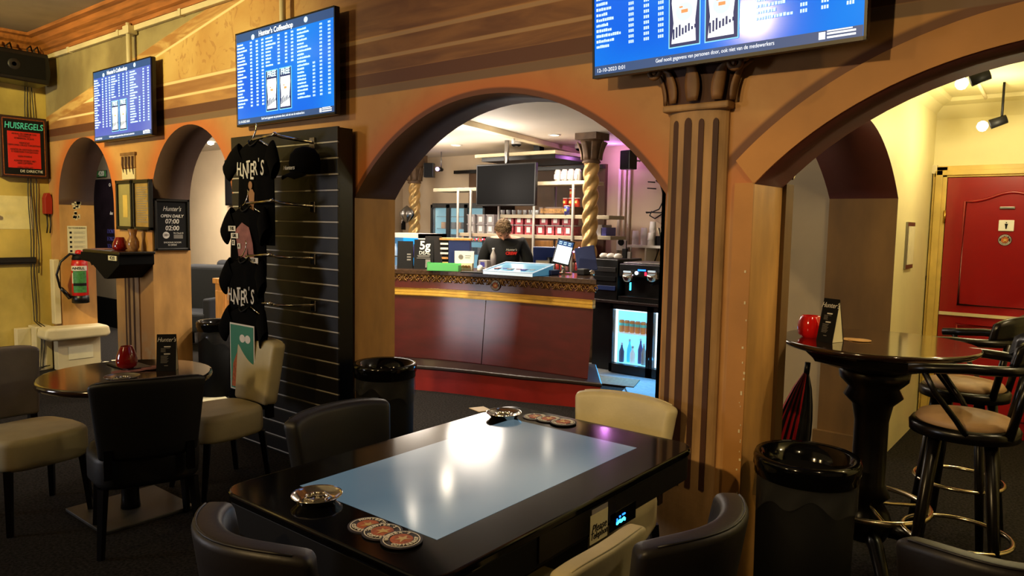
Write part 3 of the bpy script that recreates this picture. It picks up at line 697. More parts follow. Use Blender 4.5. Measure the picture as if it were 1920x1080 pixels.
mb = MB(); mb.box(-8.70, -8.62, 2.1, 2.50, 1.60, 1.63); o = mb.build('wall_ledge', 'leather_brown'); tag(o, 'short dark brown ledge at the left edge on the yellow wall', 'shelf')
mb = MB(); mb.box(-8.70, -8.696, 2.52, 2.84, 1.46, 1.80); mb.box(-8.696, -8.693, 2.56, 2.58, 1.5, 1.52); mat('bare', (232, 218, 160), .7, noise=(8, .12)); o = mb.build('bare_patch', 'bare'); tag(o, 'pale sheet of bare board on the yellow wall under the house rules sign', 'board')
t = thing('wall_socket', 'white socket with a box on the yellow wall near the cables', 'socket', (-8.69, 2.45, 1.12))
mb = MB(); mb.cbox((-8.69, 2.42, 1.14), (0.03, 0.14, 0.09)); mb.build('plate', 'cream_paint', t, world=True, bevel=0.005)
mb = MB(); mb.cbox((-8.672, 2.42, 1.14), (0.006, 0.05, 0.05)); mb.build('insert', 'white', t, world=True)

# white ledge and boxed pipe at the foot of the first arch
t = thing('trough_ledge', 'cream stone trough ledge with rounded ends low on the first arch pier', 'ledge', (-8.35, 3.05, 0.0))
mb = MB(); mb.prism([(2.74, .36), (2.76, .465), (3.36, .45), (3.38, .35), (3.33, .33), (2.80, .33)], -8.449, -8.20, 'x'); mb.build('trough', 'cream_paint', t, world=True, bevel=0.03, seg=4)
mb = MB(); mb.box(-8.449, -8.34, 2.90, 3.32, 0, 0.335); mb.build('plinth', 'cream_paint', t, world=True, bevel=0.008)
mb = MB(); mb.box(-8.34, -8.333, 3.0, 3.24, 0.10, 0.24); mb.build('relief_panel', 'paper', t, world=True, bevel=0.003)
t = thing('pipe_boxing', 'cream boxed pipe casing in the corner left of the first arch', 'casing', (-8.58, 2.8, 0))
mb = MB(); mb.box(-8.69, -8.60, 2.62, 2.75, 0, 0.44); mb.box(-8.69, -8.47, 2.75, 2.90, 0, 0.46); mb.build('low_casing', 'cream_paint', t, world=True, bevel=0.008)
mb = MB(); mb.box(-8.56, -8.46, 2.93, 2.992, 0.47, 1.15); mb.build('upright_casing', 'cream_paint', t, world=True, bevel=0.008)

# fire extinguisher on the jamb of the first arch
XJ = -8.45+0.10; ye, ze = 3.13, 1.0
pe = PX(153, 520, XJ); ye, ze = pe.y, pe.z
ye = 3.14
t = thing('fire_extinguisher', 'red fire extinguisher with black hose hanging on the first arch pier', 'fire extinguisher', (XJ, ye, ze-0.27))
mb = MB(); mb.lathe([(0.075, -0.20), (0.078, -0.19), (0.078, 0.14), (0.070, 0.18), (0.045, 0.205), (0.03, 0.21)], (XJ, ye, ze), 24); cyl = mb.build('cylinder', 'red_plastic', t, world=True)
mb = MB(); mb.lathe([(0.072, -0.27), (0.082, -0.265), (0.082, -0.19), (0.074, -0.185)], (XJ, ye, ze), 24); mb.build('base_cup', 'black', t, world=True)
mb = MB(); mb.lathe([(0.05, 0.17), (0.072, 0.19), (0.062, 0.235), (0.03, 0.25)], (XJ, ye, ze), 20); mb.build('valve_collar', 'dark', t, world=True)
mb = MB(); mb.lathe([(0.035, 0.24), (0.04, 0.255), (0.032, 0.285), (0.01, 0.29)], (XJ, ye, ze), 16); mb.build('plunger', 'red_plastic', t, world=True)
# label faces +x -y
la = math.radians(-28)
def lab(a0, a1, z0, z1, m, nm, rr=0.0795):
    k = MB(); k.grid(lambda u, v: (XJ+rr*math.cos(la+a0+(a1-a0)*u), ye+rr*math.sin(la+a0+(a1-a0)*u), ze+z0+(z1-z0)*v), 10, 1); return k.build(nm, m, cyl, world=True)
lab(-1.1, 1.1, 0.075, 0.125, 'ink_white', 'white_band'); lab(-0.9, 0.95, -0.16, 0.075, 'umb_green', 'green_label') if 'umb_green' in M else None
mat('umb_green', (60, 130, 66), 0.5, noise=(50, 0.4)); lab(-0.75, 0.95, -0.155, 0.073, 'umb_green', 'green_label', 0.0797); lab(-0.75, 0.95, -0.085, -0.055, 'ink', 'black_stripe', 0.0800)
lab(-0.95, -0.75, -0.06, 0.05, 'ink_white', 'pictogram_strip', 0.0800)
rv = Vector((-math.sin(la), math.cos(la), 0)); text("ANSUL", 0.038, Vector((XJ, ye, ze+0.10))+Vector((math.cos(la), math.sin(la), 0))*0.0815, rv, (0, 0, 1), 'ink', cyl, bold=0.0008)
mb = MB(); mb.tube([(XJ+.02, ye-.02, ze+.24), (XJ+.03, ye-.10, ze+.25), (XJ+.03, ye-.19, ze+.17), (XJ+.03, ye-.23, ze+.04), (XJ+.02, ye-.20, ze-.09), (XJ, ye-.14, ze-.17)], 0.012, 8); hs = mb.build('hose', 'black', t, world=True)
mb = MB(); mb.tube([(XJ+.02, ye-.19, ze-.10), (XJ, ye-.10, ze-.21)], [0.017, 0.024], 10); mb.build('nozzle', 'black', hs, world=True)
mb = MB(); mb.tube([(XJ+.02, ye+.02, ze+.25), (XJ+.02, ye+.09, ze+.20), (XJ+.02, ye+.12, ze+.13)], 0.011, 8); mb.build('lever', 'black', t, world=True)
mb = MB(); mb.box(-8.45, XJ-.05, ye-.03, ye+.03, ze+.10, ze+.16); mb.build('wall_bracket', 'steel', t, world=True)
# notice on the jamb
p0 = PX(145, 455, -8.45)
t = thing('safety_notice', 'cream safety notice with small pictograms above the fire extinguisher', 'notice', (-8.449, 3.165, 1.30))
mb = MB(); mb.box(-8.449, -8.446, 3.07, 3.26, 1.21, 1.50); mb.build('sheet', 'paper', t, world=True)
text("WAT TE DOEN BIJ BRAND", 0.018, (-8.4455, 3.165, 1.478), RW, UWZ, 'ink', t, sx=0.8)
for z in (1.43, 1.38, 1.33, 1.28, 1.235):
    mb = MB(); mb.box(-8.446, -8.4450, 3.09, 3.112, z-.011, z+.011); mb.build('pictogram', 'ink', t, world=True)
    mb = MB(); [mb.box(-8.446, -8.4452, 3.13, 3.24-0.02*(q % 2), z-.010+q*.008, z-.0075+q*.008) for q in range(3)]; mb.build('text_lines', 'ink_grey', t, world=True)
mb = MB()
for k in range(16): mb.cbox((-8.4495, 3.17+random.uniform(-.03, .03), 1.66+random.uniform(-.09, .09)), (0.003, random.uniform(.02, .05), random.uniform(.02, .05)))
o = mb.build('plaster_patch', 'cream_paint'); tag(o, 'small white patch of bare plaster on the first arch pier above the notice', 'plaster'); o['kind'] = 'stuff'

# two framed posters between the left arches
for k, (x0, x1, m) in enumerate(((-7.03, -6.72, 'paper_old'), (-6.70, -6.38, 'paper_old2'))):
    if k == 0: mat('paper_old', (150, 140, 92), 0.25, noise=(6, .15)); mat('paper_old2', (160, 128, 74), 0.25, noise=(14, .25))
    t = thing('picture_frame', ['narrow framed pale poster, left one of the pair between the left arches', 'narrow framed brown poster, right one of the pair between the left arches'][k], 'picture', ((x0+x1)/2, 2.98, 1.49), 0, 'framed posters above the corner shelf')
    mb = MB()
    for q in ((x0, x1, 1.90, 1.93), (x0, x1, 1.49, 1.52), (x0, x0+.025, 1.49, 1.93), (x1-.025, x1, 1.49, 1.93)): mb.box(q[0], q[1], 2.965, 2.998, q[2], q[3])
    mb.build('frame', 'black', t, world=True, bevel=0.003)
    mb = MB(); mb.box(x0+.02, x1-.02, 2.982, 2.99, 1.51, 1.91); mb.build('poster', m, t, world=True)
    if k == 0:
        mb = MB(); mb.box(x0+.11, x1-.11, 2.9805, 2.982, 1.60, 1.80); mb.build('picture_print', 'frame_yellow', t, world=True)
    else:
        mb = MB(); [mb.box(x0+.05, x1-.05-.03*(q % 3), 2.9805, 2.982, 1.86-q*.02, 1.866-q*.02) for q in range(16)]; mb.build('text_lines', 'leather_grey', t, world=True)
# corner shelf 420
t = thing('corner_shelf', 'black wedge shelf numbered 420 on the pier between the left arches', 'shelf', (-6.75, 2.85, 1.10))
mb = MB(); mb.prism([(-7.18, 2.999), (-7.18, 2.74), (-7.10, 2.70), (-6.36, 2.70), (-6.36, 2.999)], 1.285, 1.31, 'z'); mb.build('shelf_board', 'wood_black', t, world=True, bevel=0.006)
mb = MB(); mb.prism([(-7.16, 1.285), (-6.38, 1.285), (-6.38, 1.20), (-6.62, 1.07), (-6.68, 1.07), (-6.95, 1.20), (-7.16, 1.21)], 2.705, 2.998, 'y'); mb.build('bracket', 'matte_black', t, world=True, bevel=0.004)
mb = MB(); mb.box(-6.56, -6.40, 2.692, 2.70, 1.235, 1.275); pl = mb.build('number_plate', 'paper', t, world=True); text("420", 0.042, (-6.48, 2.6905, 1.255), (1, 0, 0), (0, 0, 1), 'ink', pl, sx=1.6)
def candle(name, x, y, z, R, H, label, fat=True, m='red_glass'):
    t = thing(name, label, 'candle holder', (x, y, z))
    pr = [(R*.62, 0), (R*.95, H*.10), (R, H*.30), (R*.93, H*.55), (R*.70, H*.85), (R*.58, H*.97), (R*.56, H)] if fat else [(R*.6, 0), (R*.92, H*.15), (R, H*.45), (R*.97, H*.7), (R*.78, H*.95), (R*.74, H)]
    pr2 = [(r*0.9, zz) for r, zz in reversed(pr[1:])]+[(0.001, H*.12)]
    mb = MB(); mb.lathe(pr+pr2, (0, 0, 0), 24, caps=False); mb.build('glass_jar', m, t)
    mb = MB(); mb.lathe([(R*.4, H*.13), (R*.4, H*.3), (0.001, H*.31)], (0, 0, 0), 14, caps=False); mb.build('candle', 'cream_paint', t)
    return t
c1 = PZ(237, 466, 1.31); candle('candle_holder', -6.72, 2.86, 1.31, 0.062, 0.115, 'red glass candle jar on the black corner shelf')
mat('amber', (150, 104, 66), .2, noise=(30, .4)); t = thing('vase', 'slim clear patterned vase beside the red candle on the corner shelf', 'vase', (-6.56, 2.90, 1.31))
mb = MB(); mb.lathe([(0.035, 0), (0.05, .03), (.05, .08), (.028, .13), (.04, .19)], (0, 0, 0), 18, caps=False); mb.build('body', 'amber', t)
mb = MB(); mb.box(-7.12, -6.84, 2.78, 2.90, 1.311, 1.316); o = mb.build('leaflet', 'tee_pink'); tag(o, 'pinkish leaflet lying on the corner shelf left of the candle', 'leaflet')

# opening hours sign on the second pier
t = thing('opening_hours_sign', 'black framed opening hours sign on the second arch pier', 'sign', (-6.40, 3.17, 1.30))
y0, y1, z0, z1 = 3.015, 3.325, 1.315, 1.765; ym = (y0+y1)/2; XS = -6.412
mb = MB()
for q in ((y0, y1, z1-.02, z1), (y0, y1, z0, z0+.02), (y0, y0+.02, z0, z1), (y1-.02, y1, z0, z1)): mb.box(XS, XS+.025, *q)
mb.build('frame', 'black', t, world=True, bevel=0.003)
mb = MB(); mb.box(XS, XS+.012, y0+.015, y1-.015, z0+.015, z1-.015); s = mb.build('poster', 'ink', t, world=True); X = XS+.0125
text("Hunter's", 0.058, (X, ym, z1-.085), RW, UWZ, 'ink_white', s, shear=0.35, sx=0.8)
text("OPEN DAILY", 0.036, (X, ym, z1-.148), RW, UWZ, 'ink_white', s, shear=0.2, bold=.0008)
text("07:00", 0.056, (X, ym, z1-.195), RW, UWZ, 'ink_white', s, shear=0.1, bold=.001); text("-", 0.04, (X, ym, z1-.225), RW, UWZ, 'ink_white', s)
text("02:00", 0.056, (X, ym, z1-.255), RW, UWZ, 'ink_white', s, shear=0.1, bold=.001)
mb = MB(); mb.prism([(ym-.055+.030*math.cos(q*PI/10), z1-.315+.030*math.sin(q*PI/10)) for q in range(20)], X, X+.0008, 'x'); mb.build('age_disc', 'ink_white', s, world=True)
text("18+", 0.030, (X+.0012, ym-.055, z1-.315), RW, UWZ, 'sign_frame', s, bold=.0005); text("We Check ID", 0.019, (X, ym+.055, z1-.297), RW, UWZ, 'ink_white', s, sx=.85)
mb = MB(); mb.box(X, X+.0006, ym+.012, ym+.095, z1-.345, z1-.310); mb.build('grey_block', 'ink_grey', s, world=True)
text("SMOKING ROOM", 0.020, (X, ym, z1-.380), RW, UWZ, 'ink_white', s); text("IS OPEN!", 0.020, (X, ym, z1-.402), RW, UWZ, 'ink_white', s)

# ================================================================== slatwall panel with shirts
SX0, SX1, SF = -4.86, -3.66, 2.85
t = thing('slatwall_panel', 'tall black slatwall display panel with silver groove strips between the arches', 'display panel', ((SX0+SX1)/2, 2.9, 0))
PANEL = t
mb = MB(); mb.box(SX0, SX1, SF+.008, 2.96, 0, 2.17); mb.build('backing_board', 'black', t, world=True)
mat('slat', (17, 15, 15), 0.34, bump=(40, .05)); mat('slat_metal', (176, 170, 160), 0.4, 0.2)
for k in range(22):
    z = 0.02+k*0.0983
    m2 = MB(); m2.box(SX0, SX1, SF-.006, SF+.012, z+.005, z+.0915); m2.build('slat_board', 'slat', t, world=True, bevel=0.002)
    m2 = MB(); m2.box(SX0+.005, SX1-.005, SF-.002, SF+.010, z-.0045, z+.0045); m2.build('groove_strip', 'slat_metal', t, world=True)
def hook(x, z, L, HX):
    mb = MB(); mb.tube([(x, SF-.02, z), (x-.03, SF-L+.02, z+.015), (x-.05, SF-L, z+.025), (x-.10, SF-L-.005, z+.025), (HX, SF-L-.005, z+.01)], 0.010, 8); t = mb.build('display_arm', 'chrome', PANEL, world=True)
    mb = MB(); mb.box(x-.025, x+.025, SF-.02, SF-.006, z-.04, z+.03); mb.build('bracket', 'chrome', t, world=True, bevel=.003)
    mb = MB(); mb.lathe([(0.005, -.014), (0.016, -.006), (0.016, .006), (.005, .014)], (x-.05, SF-L-.012, z+.028), 10); mb.build('end_knob', 'chrome', t, world=True)
for x, z, L, HX in ((-3.90, 2.09, .24, -4.19), (-3.90, 1.69, .26, -4.24), (-3.90, 1.36, .28, -4.22), (-3.90, 1.06, .28, -4.20)): hook(x, z, L, HX)

SLV = (.09, .03)
def shirt(cx, y, ztop, W, H, label, sl=True, tw=0.0):
    """a T-shirt hanging flat on a hanger, with folds, both faces"""
    t = thing('t_shirt', label, 't-shirt', (cx, y, ztop-H), tw, 'black T-shirts hung on the slatwall')
    mb = MB()
    def side(sgn):
        def fn(u, v):
            z = H*(1-u); hw = W/2*(0.80 if u < .02 else (0.98-0.10*math.sin(min(1, u/.25)*PI/2)+0.06*u)); 
            shoulder = 0.06*(abs(v*2-1))*(1-min(1, u*8)) ; x = (v*2-1)*hw
            d = 0.022*math.sqrt(max(0, 1-(v*2-1)**2))+0.010*math.sin(v*11+2*u)*u+0.006*math.sin(v*23)*u
            return (x, -sgn*d if sgn > 0 else d*0.8, z-shoulder)
        return fn
    mb.grid(side(1), 14, 18); mb.grid(side(-1), 14, 18)
    body = mb.build('body', 'tee', t)
    if sl:
        for sx in (-1, 1):
            m2 = MB(); a0 = Vector((sx*W*.36, 0, H-.075)); a1 = Vector((sx*(W*.5+SLV[0 if sx < 0 else 1]), -.02, H-.20)); pts = [a0, a0.lerp(a1, .5)+Vector((0, 0, .015)), a1]
            def fs(u, v):
                p = a0.lerp(a1, u)+Vector((0, 0, .02*math.sin(PI*u))); q = 2*PI*v; wd = 0.075-0.01*u
                return p+Vector((0, 0.026*math.cos(q), 0))+Vector((sx*.5, 0, .86))*(wd*math.sin(q)*1.0)
            m2.grid(fs, 5, 14); m2.build('sleeve', 'tee', t)
    m2 = MB(); m2.tube([(-.055, -.012, H-.002), (-.03, -.03, H-.03), (0, -.036, H-.042), (.03, -.03, H-.03), (.055, -.012, H-.002)], 0.006, 6); m2.build('collar', 'dark', t)
    m2 = MB(); m2.tube([(-W*.36, 0, H-.05), (-.03, 0, H+.01), (0, 0, H+.05), (.012, 0, H+.085), (0, 0, H+.10)], .005, 6); m2.tube([(0, 0, H+.01), (W*.36, 0, H-.05)], .005, 6); m2.build('hanger', 'chrome', t)
    return t, body
def jumble(word, size, z, par, y, m='ink_white', w=.3, x0=0):
    for i, ch in enumerate(word):
        a = (-.08, .05, .0, .08, -.05, .03, .0, -.1)[i % 8]; x = x0-w/2+w*(i+.5)/len(word)
        text(ch, size*(1.0, .9, 1.15, .95, 1.2, 1.05, .7, 1.1)[i % 8], (x, y-0.012*math.sqrt(max(0, 1-(x/.3)**2)), z+(.0, -.01, -.015, .01, -.02, .0, .03, .0)[i % 8]), (1, 0, a), (-a, 0, 1), m, par, sx=.62, world=False, bold=.0012)
YS = 2.62
t1, b1 = shirt(-4.19, YS, 2.10, .43, .66, 'top black T-shirt with jumbled white letters above a tan standing figure')
jumble("HUNTER'S", .12, .475, b1, -.028, w=.30)
mb = MB(); Q = lambda a, b: (a, -.0345, b)
mb.add([Q(-.012+.022*math.cos(i*PI/6), .375+.026*math.sin(i*PI/6)) for i in range(12)], [tuple(range(12))])
mb.add([Q(*p) for p in ((-.018, .35), (.012, .35), (.035, .325), (.03, .27), (.022, .235), (.03, .19), (.02, .13), (.012, .07), (.0, .07), (.002, .13), (-.012, .13), (-.03, .07), (-.04, .075), (-.028, .19), (-.02, .24), (-.028, .28), (-.034, .32))], [tuple(range(17))]); mb.build('figure_print', 'tee_print', b1)
SLV = (.03, .0)
t2_, b2 = shirt(-4.24, YS-.03, 1.69, .43, .44, 'second black T-shirt down, with a pink photo print and small word labels')
mb = MB(); mb.add([(x, -.031, z) for x, z in ((-.10, .28), (-.02, .33), (.06, .30), (.10, .20), (.12, .06), (.0, .04), (-.06, .10))], [tuple(range(7))]); mb.build('photo_print', 'tee_pink', b2)
for x, z, wd, s_ in ((-.13, .29, .085, 'THIS'), (-.10, .245, .085, 'GIRL'), (-.115, .20, .035, 'IS'), (-.05, .18, .035, 'A'), (.09, .095, .15, 'HUNTER')):
    mb = MB(); mb.box(x-wd/2, x+wd/2, -.036, -.034, z-.017, z+.017); q = mb.build('word_label', 'ink_white', b2); text(s_, .03, (x, -.0375, z), (1, 0, 0), (0, 0, 1), 'ink', q, world=False, sx=.8)
t3_, b3 = shirt(-4.22, YS-.06, 1.365, .42, .46, 'third black T-shirt down, printed only with large jumbled white letters')
jumble("HUNTER'S", .12, .21, b3, -.028, w=.30)
t4_, b4 = shirt(-4.19, YS-.08, 1.06, .44, .64, 'lowest black T-shirt, with a tall green picture print, behind the cream chair')
mb = MB(); mb.box(-.14, .14, -.034, -.031, .09, .52); g = mb.build('picture_border', 'ink_white', b4); mb = MB(); mb.box(-.13, .13, -.036, -.034, .10, .51); mb.build('picture_print', 'tee_green', g)
mb = MB(); mb.add([(x, -.0375, z) for x, z in ((-.12, .11), (-.10, .26), (-.05, .34), (.01, .31), (.06, .22), (.08, .11))], [tuple(range(6))]); mb.build('brown_shape', 'coaster_orange', g)
for sx in (-.03, .03): mb = MB(); mb.add([(.04+sx+.032*math.cos(i*PI/7), -.0378, .43+.026*math.sin(i*PI/7)) for i in range(14)], [tuple(range(14))]); mb.build('white_oval', 'ink_white', g)
# cap on the panel
p = PY(572, 312, 2.74)
t = thing('cap', 'black baseball cap with small white lettering hanging on the slatwall', 'cap', (p.x, 2.74, p.z-.12))
mb = MB(); mb.lathe([(.10, -.06), (.105, 0), (.095, .05), (.065, .085), (.02, .10), (.001, .102)], (0, 0, .14), 22, sx=.95, sy=.9); mb.build('crown', 'tee', t)
mb = MB(); mb.grid(lambda u, v: ((v*2-1)*.085*(1-.25*u*u), -.085*math.cos((v*2-1)*.9)-.07*u, .085-.03*u-.02*(v*2-1)**2), 5, 10); q = mb.build('brim', 'tee', t); q.modifiers.new('s', 'SOLIDIFY').thickness = .005
text("Hunters", .035, (-.02, -.103, .105), (1, 0, 0), (0, 0, 1), 'ink_white', t, world=False, shear=.3)

# ================================================================== furniture
def chair(label, loc, rz, lm='leather_cream', bm=None, W=.47, curve=.06, ztop=.86, zbot=.47, depth=.46, off=.24, group='dining chairs round the tables', thick=.065, legs=True, lean=.05, seatz=.48):
    bm = bm or lm
    t = thing('dining_chair', label, 'chair', (*loc, 0), math.radians(rz), group)
    # backrest
    mb = MB(); nu, nv = 14, 6; vs = []; D = {}
    def P(u, v, side):
        a = u*2-1; z = zbot+(ztop-zbot)*v; wz = W/2*(0.84+0.16*v); x = a*wz; y = -off+curve*(a*a)-lean*v
        tt = thick/2; nx = -2*curve*a/(W/2); l = math.hypot(nx, 1)
        zz = z-(0.018*a**4 if v > .9 else 0)
        return (x+side*tt*nx/l, y-side*tt*-1/l*-1 if False else y+side*tt/l, zz)
    for s in (-1, 1):
        for i in range(nu+1):
            for j in range(nv+1): D[s, i, j] = len(vs); vs.append(P(i/nu, j/nv, s))
    fs = []
    for s in (-1, 1):
        for i in range(nu):
            for j in range(nv): fs.append((D[s, i, j], D[s, i+1, j], D[s, i+1, j+1], D[s, i, j+1]))
    for i in range(nu):
        for j in (0, nv): fs.append((D[-1, i, j], D[-1, i+1, j], D[1, i+1, j], D[1, i, j]))
    for j in range(nv):
        for i in (0, nu): fs.append((D[-1, i, j], D[-1, i, j+1], D[1, i, j+1], D[1, i, j]))
    mb.add(vs, fs, 0, True); mb.build('backrest', bm, t, bevel=0.022, seg=4)
    # seam piping along the top
    m2 = MB(); m2.tube([(P(i/nu, 1, -1)[0]*.97, P(i/nu, 1, -1)[1]+.012, P(i/nu, 1, -1)[2]-.001) for i in range(1, nu)], .0035, 5); m2.build('seam', bm, t)
    # seat: thick pad with a rounded front
    pts = []
    for i in range(28):
        a = 2*PI*i/28; c, s_ = math.cos(a), math.sin(a); ex = .55
        pts.append((W*.52*math.copysign(abs(c)**ex, c)*(1 if s_ > -.2 else .94), .02+depth/2*math.copysign(abs(s_)**ex, s_)))
    mb = MB(); mb.prism(pts, seatz-.165, seatz, 'z'); mb.build('seat', lm, t, bevel=0.035, seg=4, smooth=True)
    if legs:
        for sx in (-1, 1):
            for sy in (-1, 1):
                m2 = MB(); a = Vector((sx*W*.40, .01+sy*depth*.38, seatz-.155)); b = Vector((sx*W*.44, .01+sy*depth*.46, 0))
                m2.tube([a, b], [.024, .017], 4, smooth=False); m2.build('leg', 'wood_black', t)
        for sx in (-1, 1):
            m2 = MB(); m2.box(sx*W*.36-.018, sx*W*.36+.018, -off-.012, -off+.03, seatz-.09, zbot+.06); m2.build('back_post', 'wood_black', t)
    return t
chair('cream leather chair with grey back at the far left edge, beside the round table', (-4.38, 1.37), -84, 'leather_cream', 'leather_grey', off=.33, curve=.03, W=.45)
chair('black chair seen from behind in front of the round table', (-3.66, 1.65), 70.7, 'leather_black', W=.49)
chair('cream leather chair behind the round table against the slatwall shirts', (-4.05, 2.28), 181, 'leather_cream', thick=.09, curve=.015, W=.41)
chair('dark chair on the far long side of the screen table, in front of the slatwall', (-2.09, 1.82), -90, 'leather_black', W=.50)
chair('dark tub-backed chair at the near left corner of the screen table', (-1.535, 1.145), -4, 'leather_black', 'leather_brown', W=.45, curve=.12, ztop=.875, thick=.075, zbot=.5)
chair('cream chair at the far end of the screen table in front of the pilaster', (-1.61, 2.60), 182, 'leather_cream', W=.50, ztop=.84)
chair('low cream chair tucked under the right long side of the screen table', (-1.28, 1.72), 90, 'leather_cream', W=.44, ztop=.71, zbot=.50, curve=.02, lean=.02, depth=.42, seatz=.46)
chair('brown leather tub-backed chair right of the screen table, nearest the handwritten note', (-.93, 1.75), 88, 'leather_brown', W=.50, curve=.11, thick=.075, depth=.30, off=.19, zbot=.5)
chair('brown leather chair cut off at the bottom right corner of the picture', (-.17, 2.17), 12, 'leather_brown', W=.40, ztop=.88, curve=.10, thick=.07)

# ---------------------------------------------------------------- round table
mat('plate_dark', (70, 68, 66), .5, .5)
t = thing('round_table', 'round dark brown glossy table left of the slatwall', 'table', (-4.05, 1.74, 0))
mb = MB(); mb.lathe([(.40, .722), (.425, .728), (.43, .745), (.425, .758), (.415, .76)], n=48); mb.build('tabletop', 'wood_table', t)
mb = MB(); mb.lathe([(.05, .02), (.045, .08), (.04, .35), (.045, .62), (.09, .72)], n=20); mb.build('pedestal', 'wood_black', t)
mb = MB(); mb.box(-.24, .24, -.24, .24, 0, .018); mb.build('base_plate', 'plate_dark', t, bevel=.004)
# ---------------------------------------------------------------- screen table
def rrect(x0, x1, y0, y1, r, n=7):
    o = []
    for cx, cy, a in ((x1-r, y1-r, 0), (x0+r, y1-r, PI/2), (x0+r, y0+r, PI), (x1-r, y0+r, 1.5*PI)):
        o += [(cx+r*math.cos(a+PI/2*i/n), cy+r*math.sin(a+PI/2*i/n)) for i in range(n+1)]
    return o
TX0, TX1, TY0, TY1 = -2.11, -1.165, 1.17, 2.63
t = thing('screen_table', 'black gloss table with a large built-in screen in the foreground', 'table', (-1.64, 1.9, 0))
mb = MB(); mb.prism(rrect(TX0, TX1, TY0, TY1, .085), .728, .757, 'z'); mb.build('tabletop', 'gloss_black', t, world=True, bevel=.008, seg=3)
mb = MB(); mb.prism(rrect(TX0+.008, TX1-.008, TY0+.008, TY1-.008, .08), .635, .728, 'z'); mb.build('apron', 'dark', t, world=True, bevel=.004)
mb = MB(); mb.box(-1.935, -1.325, 1.352, 2.432, .757, .7578); mb.build('display', 'screen_table', t, world=True)
mb = MB(); mb.box(-1.90, -1.38, 1.45, 2.20, 0.03, .635); mb.build('pedestal', 'black', t, world=True, bevel=.01)
mb = MB(); mb.prism(rrect(-1.98, -1.30, 1.38, 2.28, .03), 0, .03, 'z'); mb.build('foot_plate', 'dark', t, world=True)
XT = TX1-.006
a = PX(1105, 1000, XT+.006); 
mb = MB(); mb.box(XT-.002, XT+.003, 1.60, 2.02, .648, .735); mb.build('side_panel', 'black', t, world=True, bevel=.002)
pa, pb = PX(1104, 985, XT), PX(1137, 965, XT)
t2 = thing('handwritten_note', 'small cream handwritten note taped to the side of the screen table', 'note', (XT+.004, (pa.y+pb.y)/2, .655))
NY0, NY1 = pa.y, pb.y; zt = PX(1104, 968, XT).z; zb = PX(1104, 1022, XT).z
mb = MB(); mb.box(XT+.004, XT+.0055, NY0, NY1, zb, zt); sh = mb.build('paper_sheet', 'paper', t2, world=True)
ny = (NY0+NY1)/2; nz = (zb+zt)/2; sz = (NY1-NY0)
text("Please", sz*.34, (XT+.0062, ny, nz-.0), RW, UWZ, 'leather_brown', sh, shear=.3); text("Telephon", sz*.30, (XT+.0062, ny, nz-(zt-zb)*.25), RW, UWZ, 'leather_brown', sh, shear=.3, sx=.85)
mb = MB(); mb.box(XT+.003, XT+.0045, NY0+.01, NY1+.0, zt, zt+.016); mb.build('tape', 'clear_tub', t2, world=True)
pl = PX(1163, 972, XT)
mb = MB(); mb.box(XT-.001, XT+.003, pl.y-.07, pl.y+.10, pl.z-.028, pl.z+.034); pn = mb.build('control_panel', 'gloss_black', t, world=True, bevel=.003)
mb = MB()
for i in range(9): mb.cbox((XT+.004, pl.y-.026+i*.0062, pl.z-.008+.0016*((i*5) % 4)), (.002, .0066, .009))
mb.build('blue_light', 'led_cyan', pn, world=True)
mb = MB(); mb.cbox((XT+.004, pl.y-.008, pl.z+.010), (.002, .008, .006)); mb.cbox((XT+.004, pl.y+.016, pl.z+.012), (.002, .018, .005)); mb.cbox((XT+.004, pl.y-.026, pl.z+.002), (.002, .005, .012)); mb.build('blue_light', 'led_blue', pn, world=True)
# ashtrays
def ashtray(u, v, zt, R, label, m='chrome'):
    p = PZ(u, v, zt+.02)
    t = thing('ashtray', label, 'ashtray', (p.x, p.y, zt), 0, 'round metal ashtrays on the tables')
    mb = MB(); mb.lathe([(R*.70, .0), (R*.78, .006), (R*.96, .022), (R, .025), (R, .022), (R*.94, .020), (R*.76, .008), (R*.5, .006), (.001, .006)], n=36, caps=False); mb.build('bowl', m, t)
    k = 7; mb = MB()
    mb.grid(lambda a, b: ((R*.44*(1+.07*math.cos(k*2*PI*a))+R*.07*math.cos(PI*b))*math.cos(2*PI*a), (R*.44*(1+.07*math.cos(k*2*PI*a))+R*.07*math.cos(PI*b))*math.sin(2*PI*a), .008+.012*math.sin(PI*b)), 80, 4); mb.build('fluted_insert', m, t)
    return p
ashtray(594, 928, .757, .076, 'chrome fluted ashtray at the near left corner of the screen table')
ashtray(945, 774, .757, .078, 'chrome fluted ashtray at the far end of the screen table by the coasters')
ashtray(229, 706, .76, .085, 'dark metal ashtray on the round table', 'steel')
badge_n = 0
for (u, v, z, lb, g) in ((690, 984, .757, 'lowest and leftmost of three overlapping round club coasters by the near ashtray', 'near coasters'), (717, 996, .759, 'middle of three overlapping round club coasters at the near end of the screen table', 'near coasters'), (753, 1011, .761, 'topmost round club coaster of the three nearest the camera', 'near coasters'),
                       (1004, 781, .757, 'left one of three overlapping coasters at the far end of the screen table', 'far coasters'), (1029, 785, .759, 'middle one of three overlapping coasters at the far end of the screen table', 'far coasters'), (1056, 791, .761, 'right one of three overlapping coasters nearest the far cream chair', 'far coasters')):
    p = PZ(u, v, z+.003); a = 0.35+badge_n*.5; badge_n += 1
    badge('coaster', (p.x, p.y, z), .056, (math.cos(a), math.sin(a), 0), (-math.sin(a), math.cos(a), 0), lb, 'coaster', grp='round coasters on the screen table')
p = PZ(903, 766, .76)
mb = MB(); mb.prism([(p.x-.05, p.y-.03), (p.x+.03, p.y-.05), (p.x+.05, p.y+.01), (p.x-.02, p.y+.035)], .758, .7605); o = mb.build('paper_scrap', 'frame_yellow'); tag(o, 'small cream scrap of paper left of the far ashtray', 'paper')

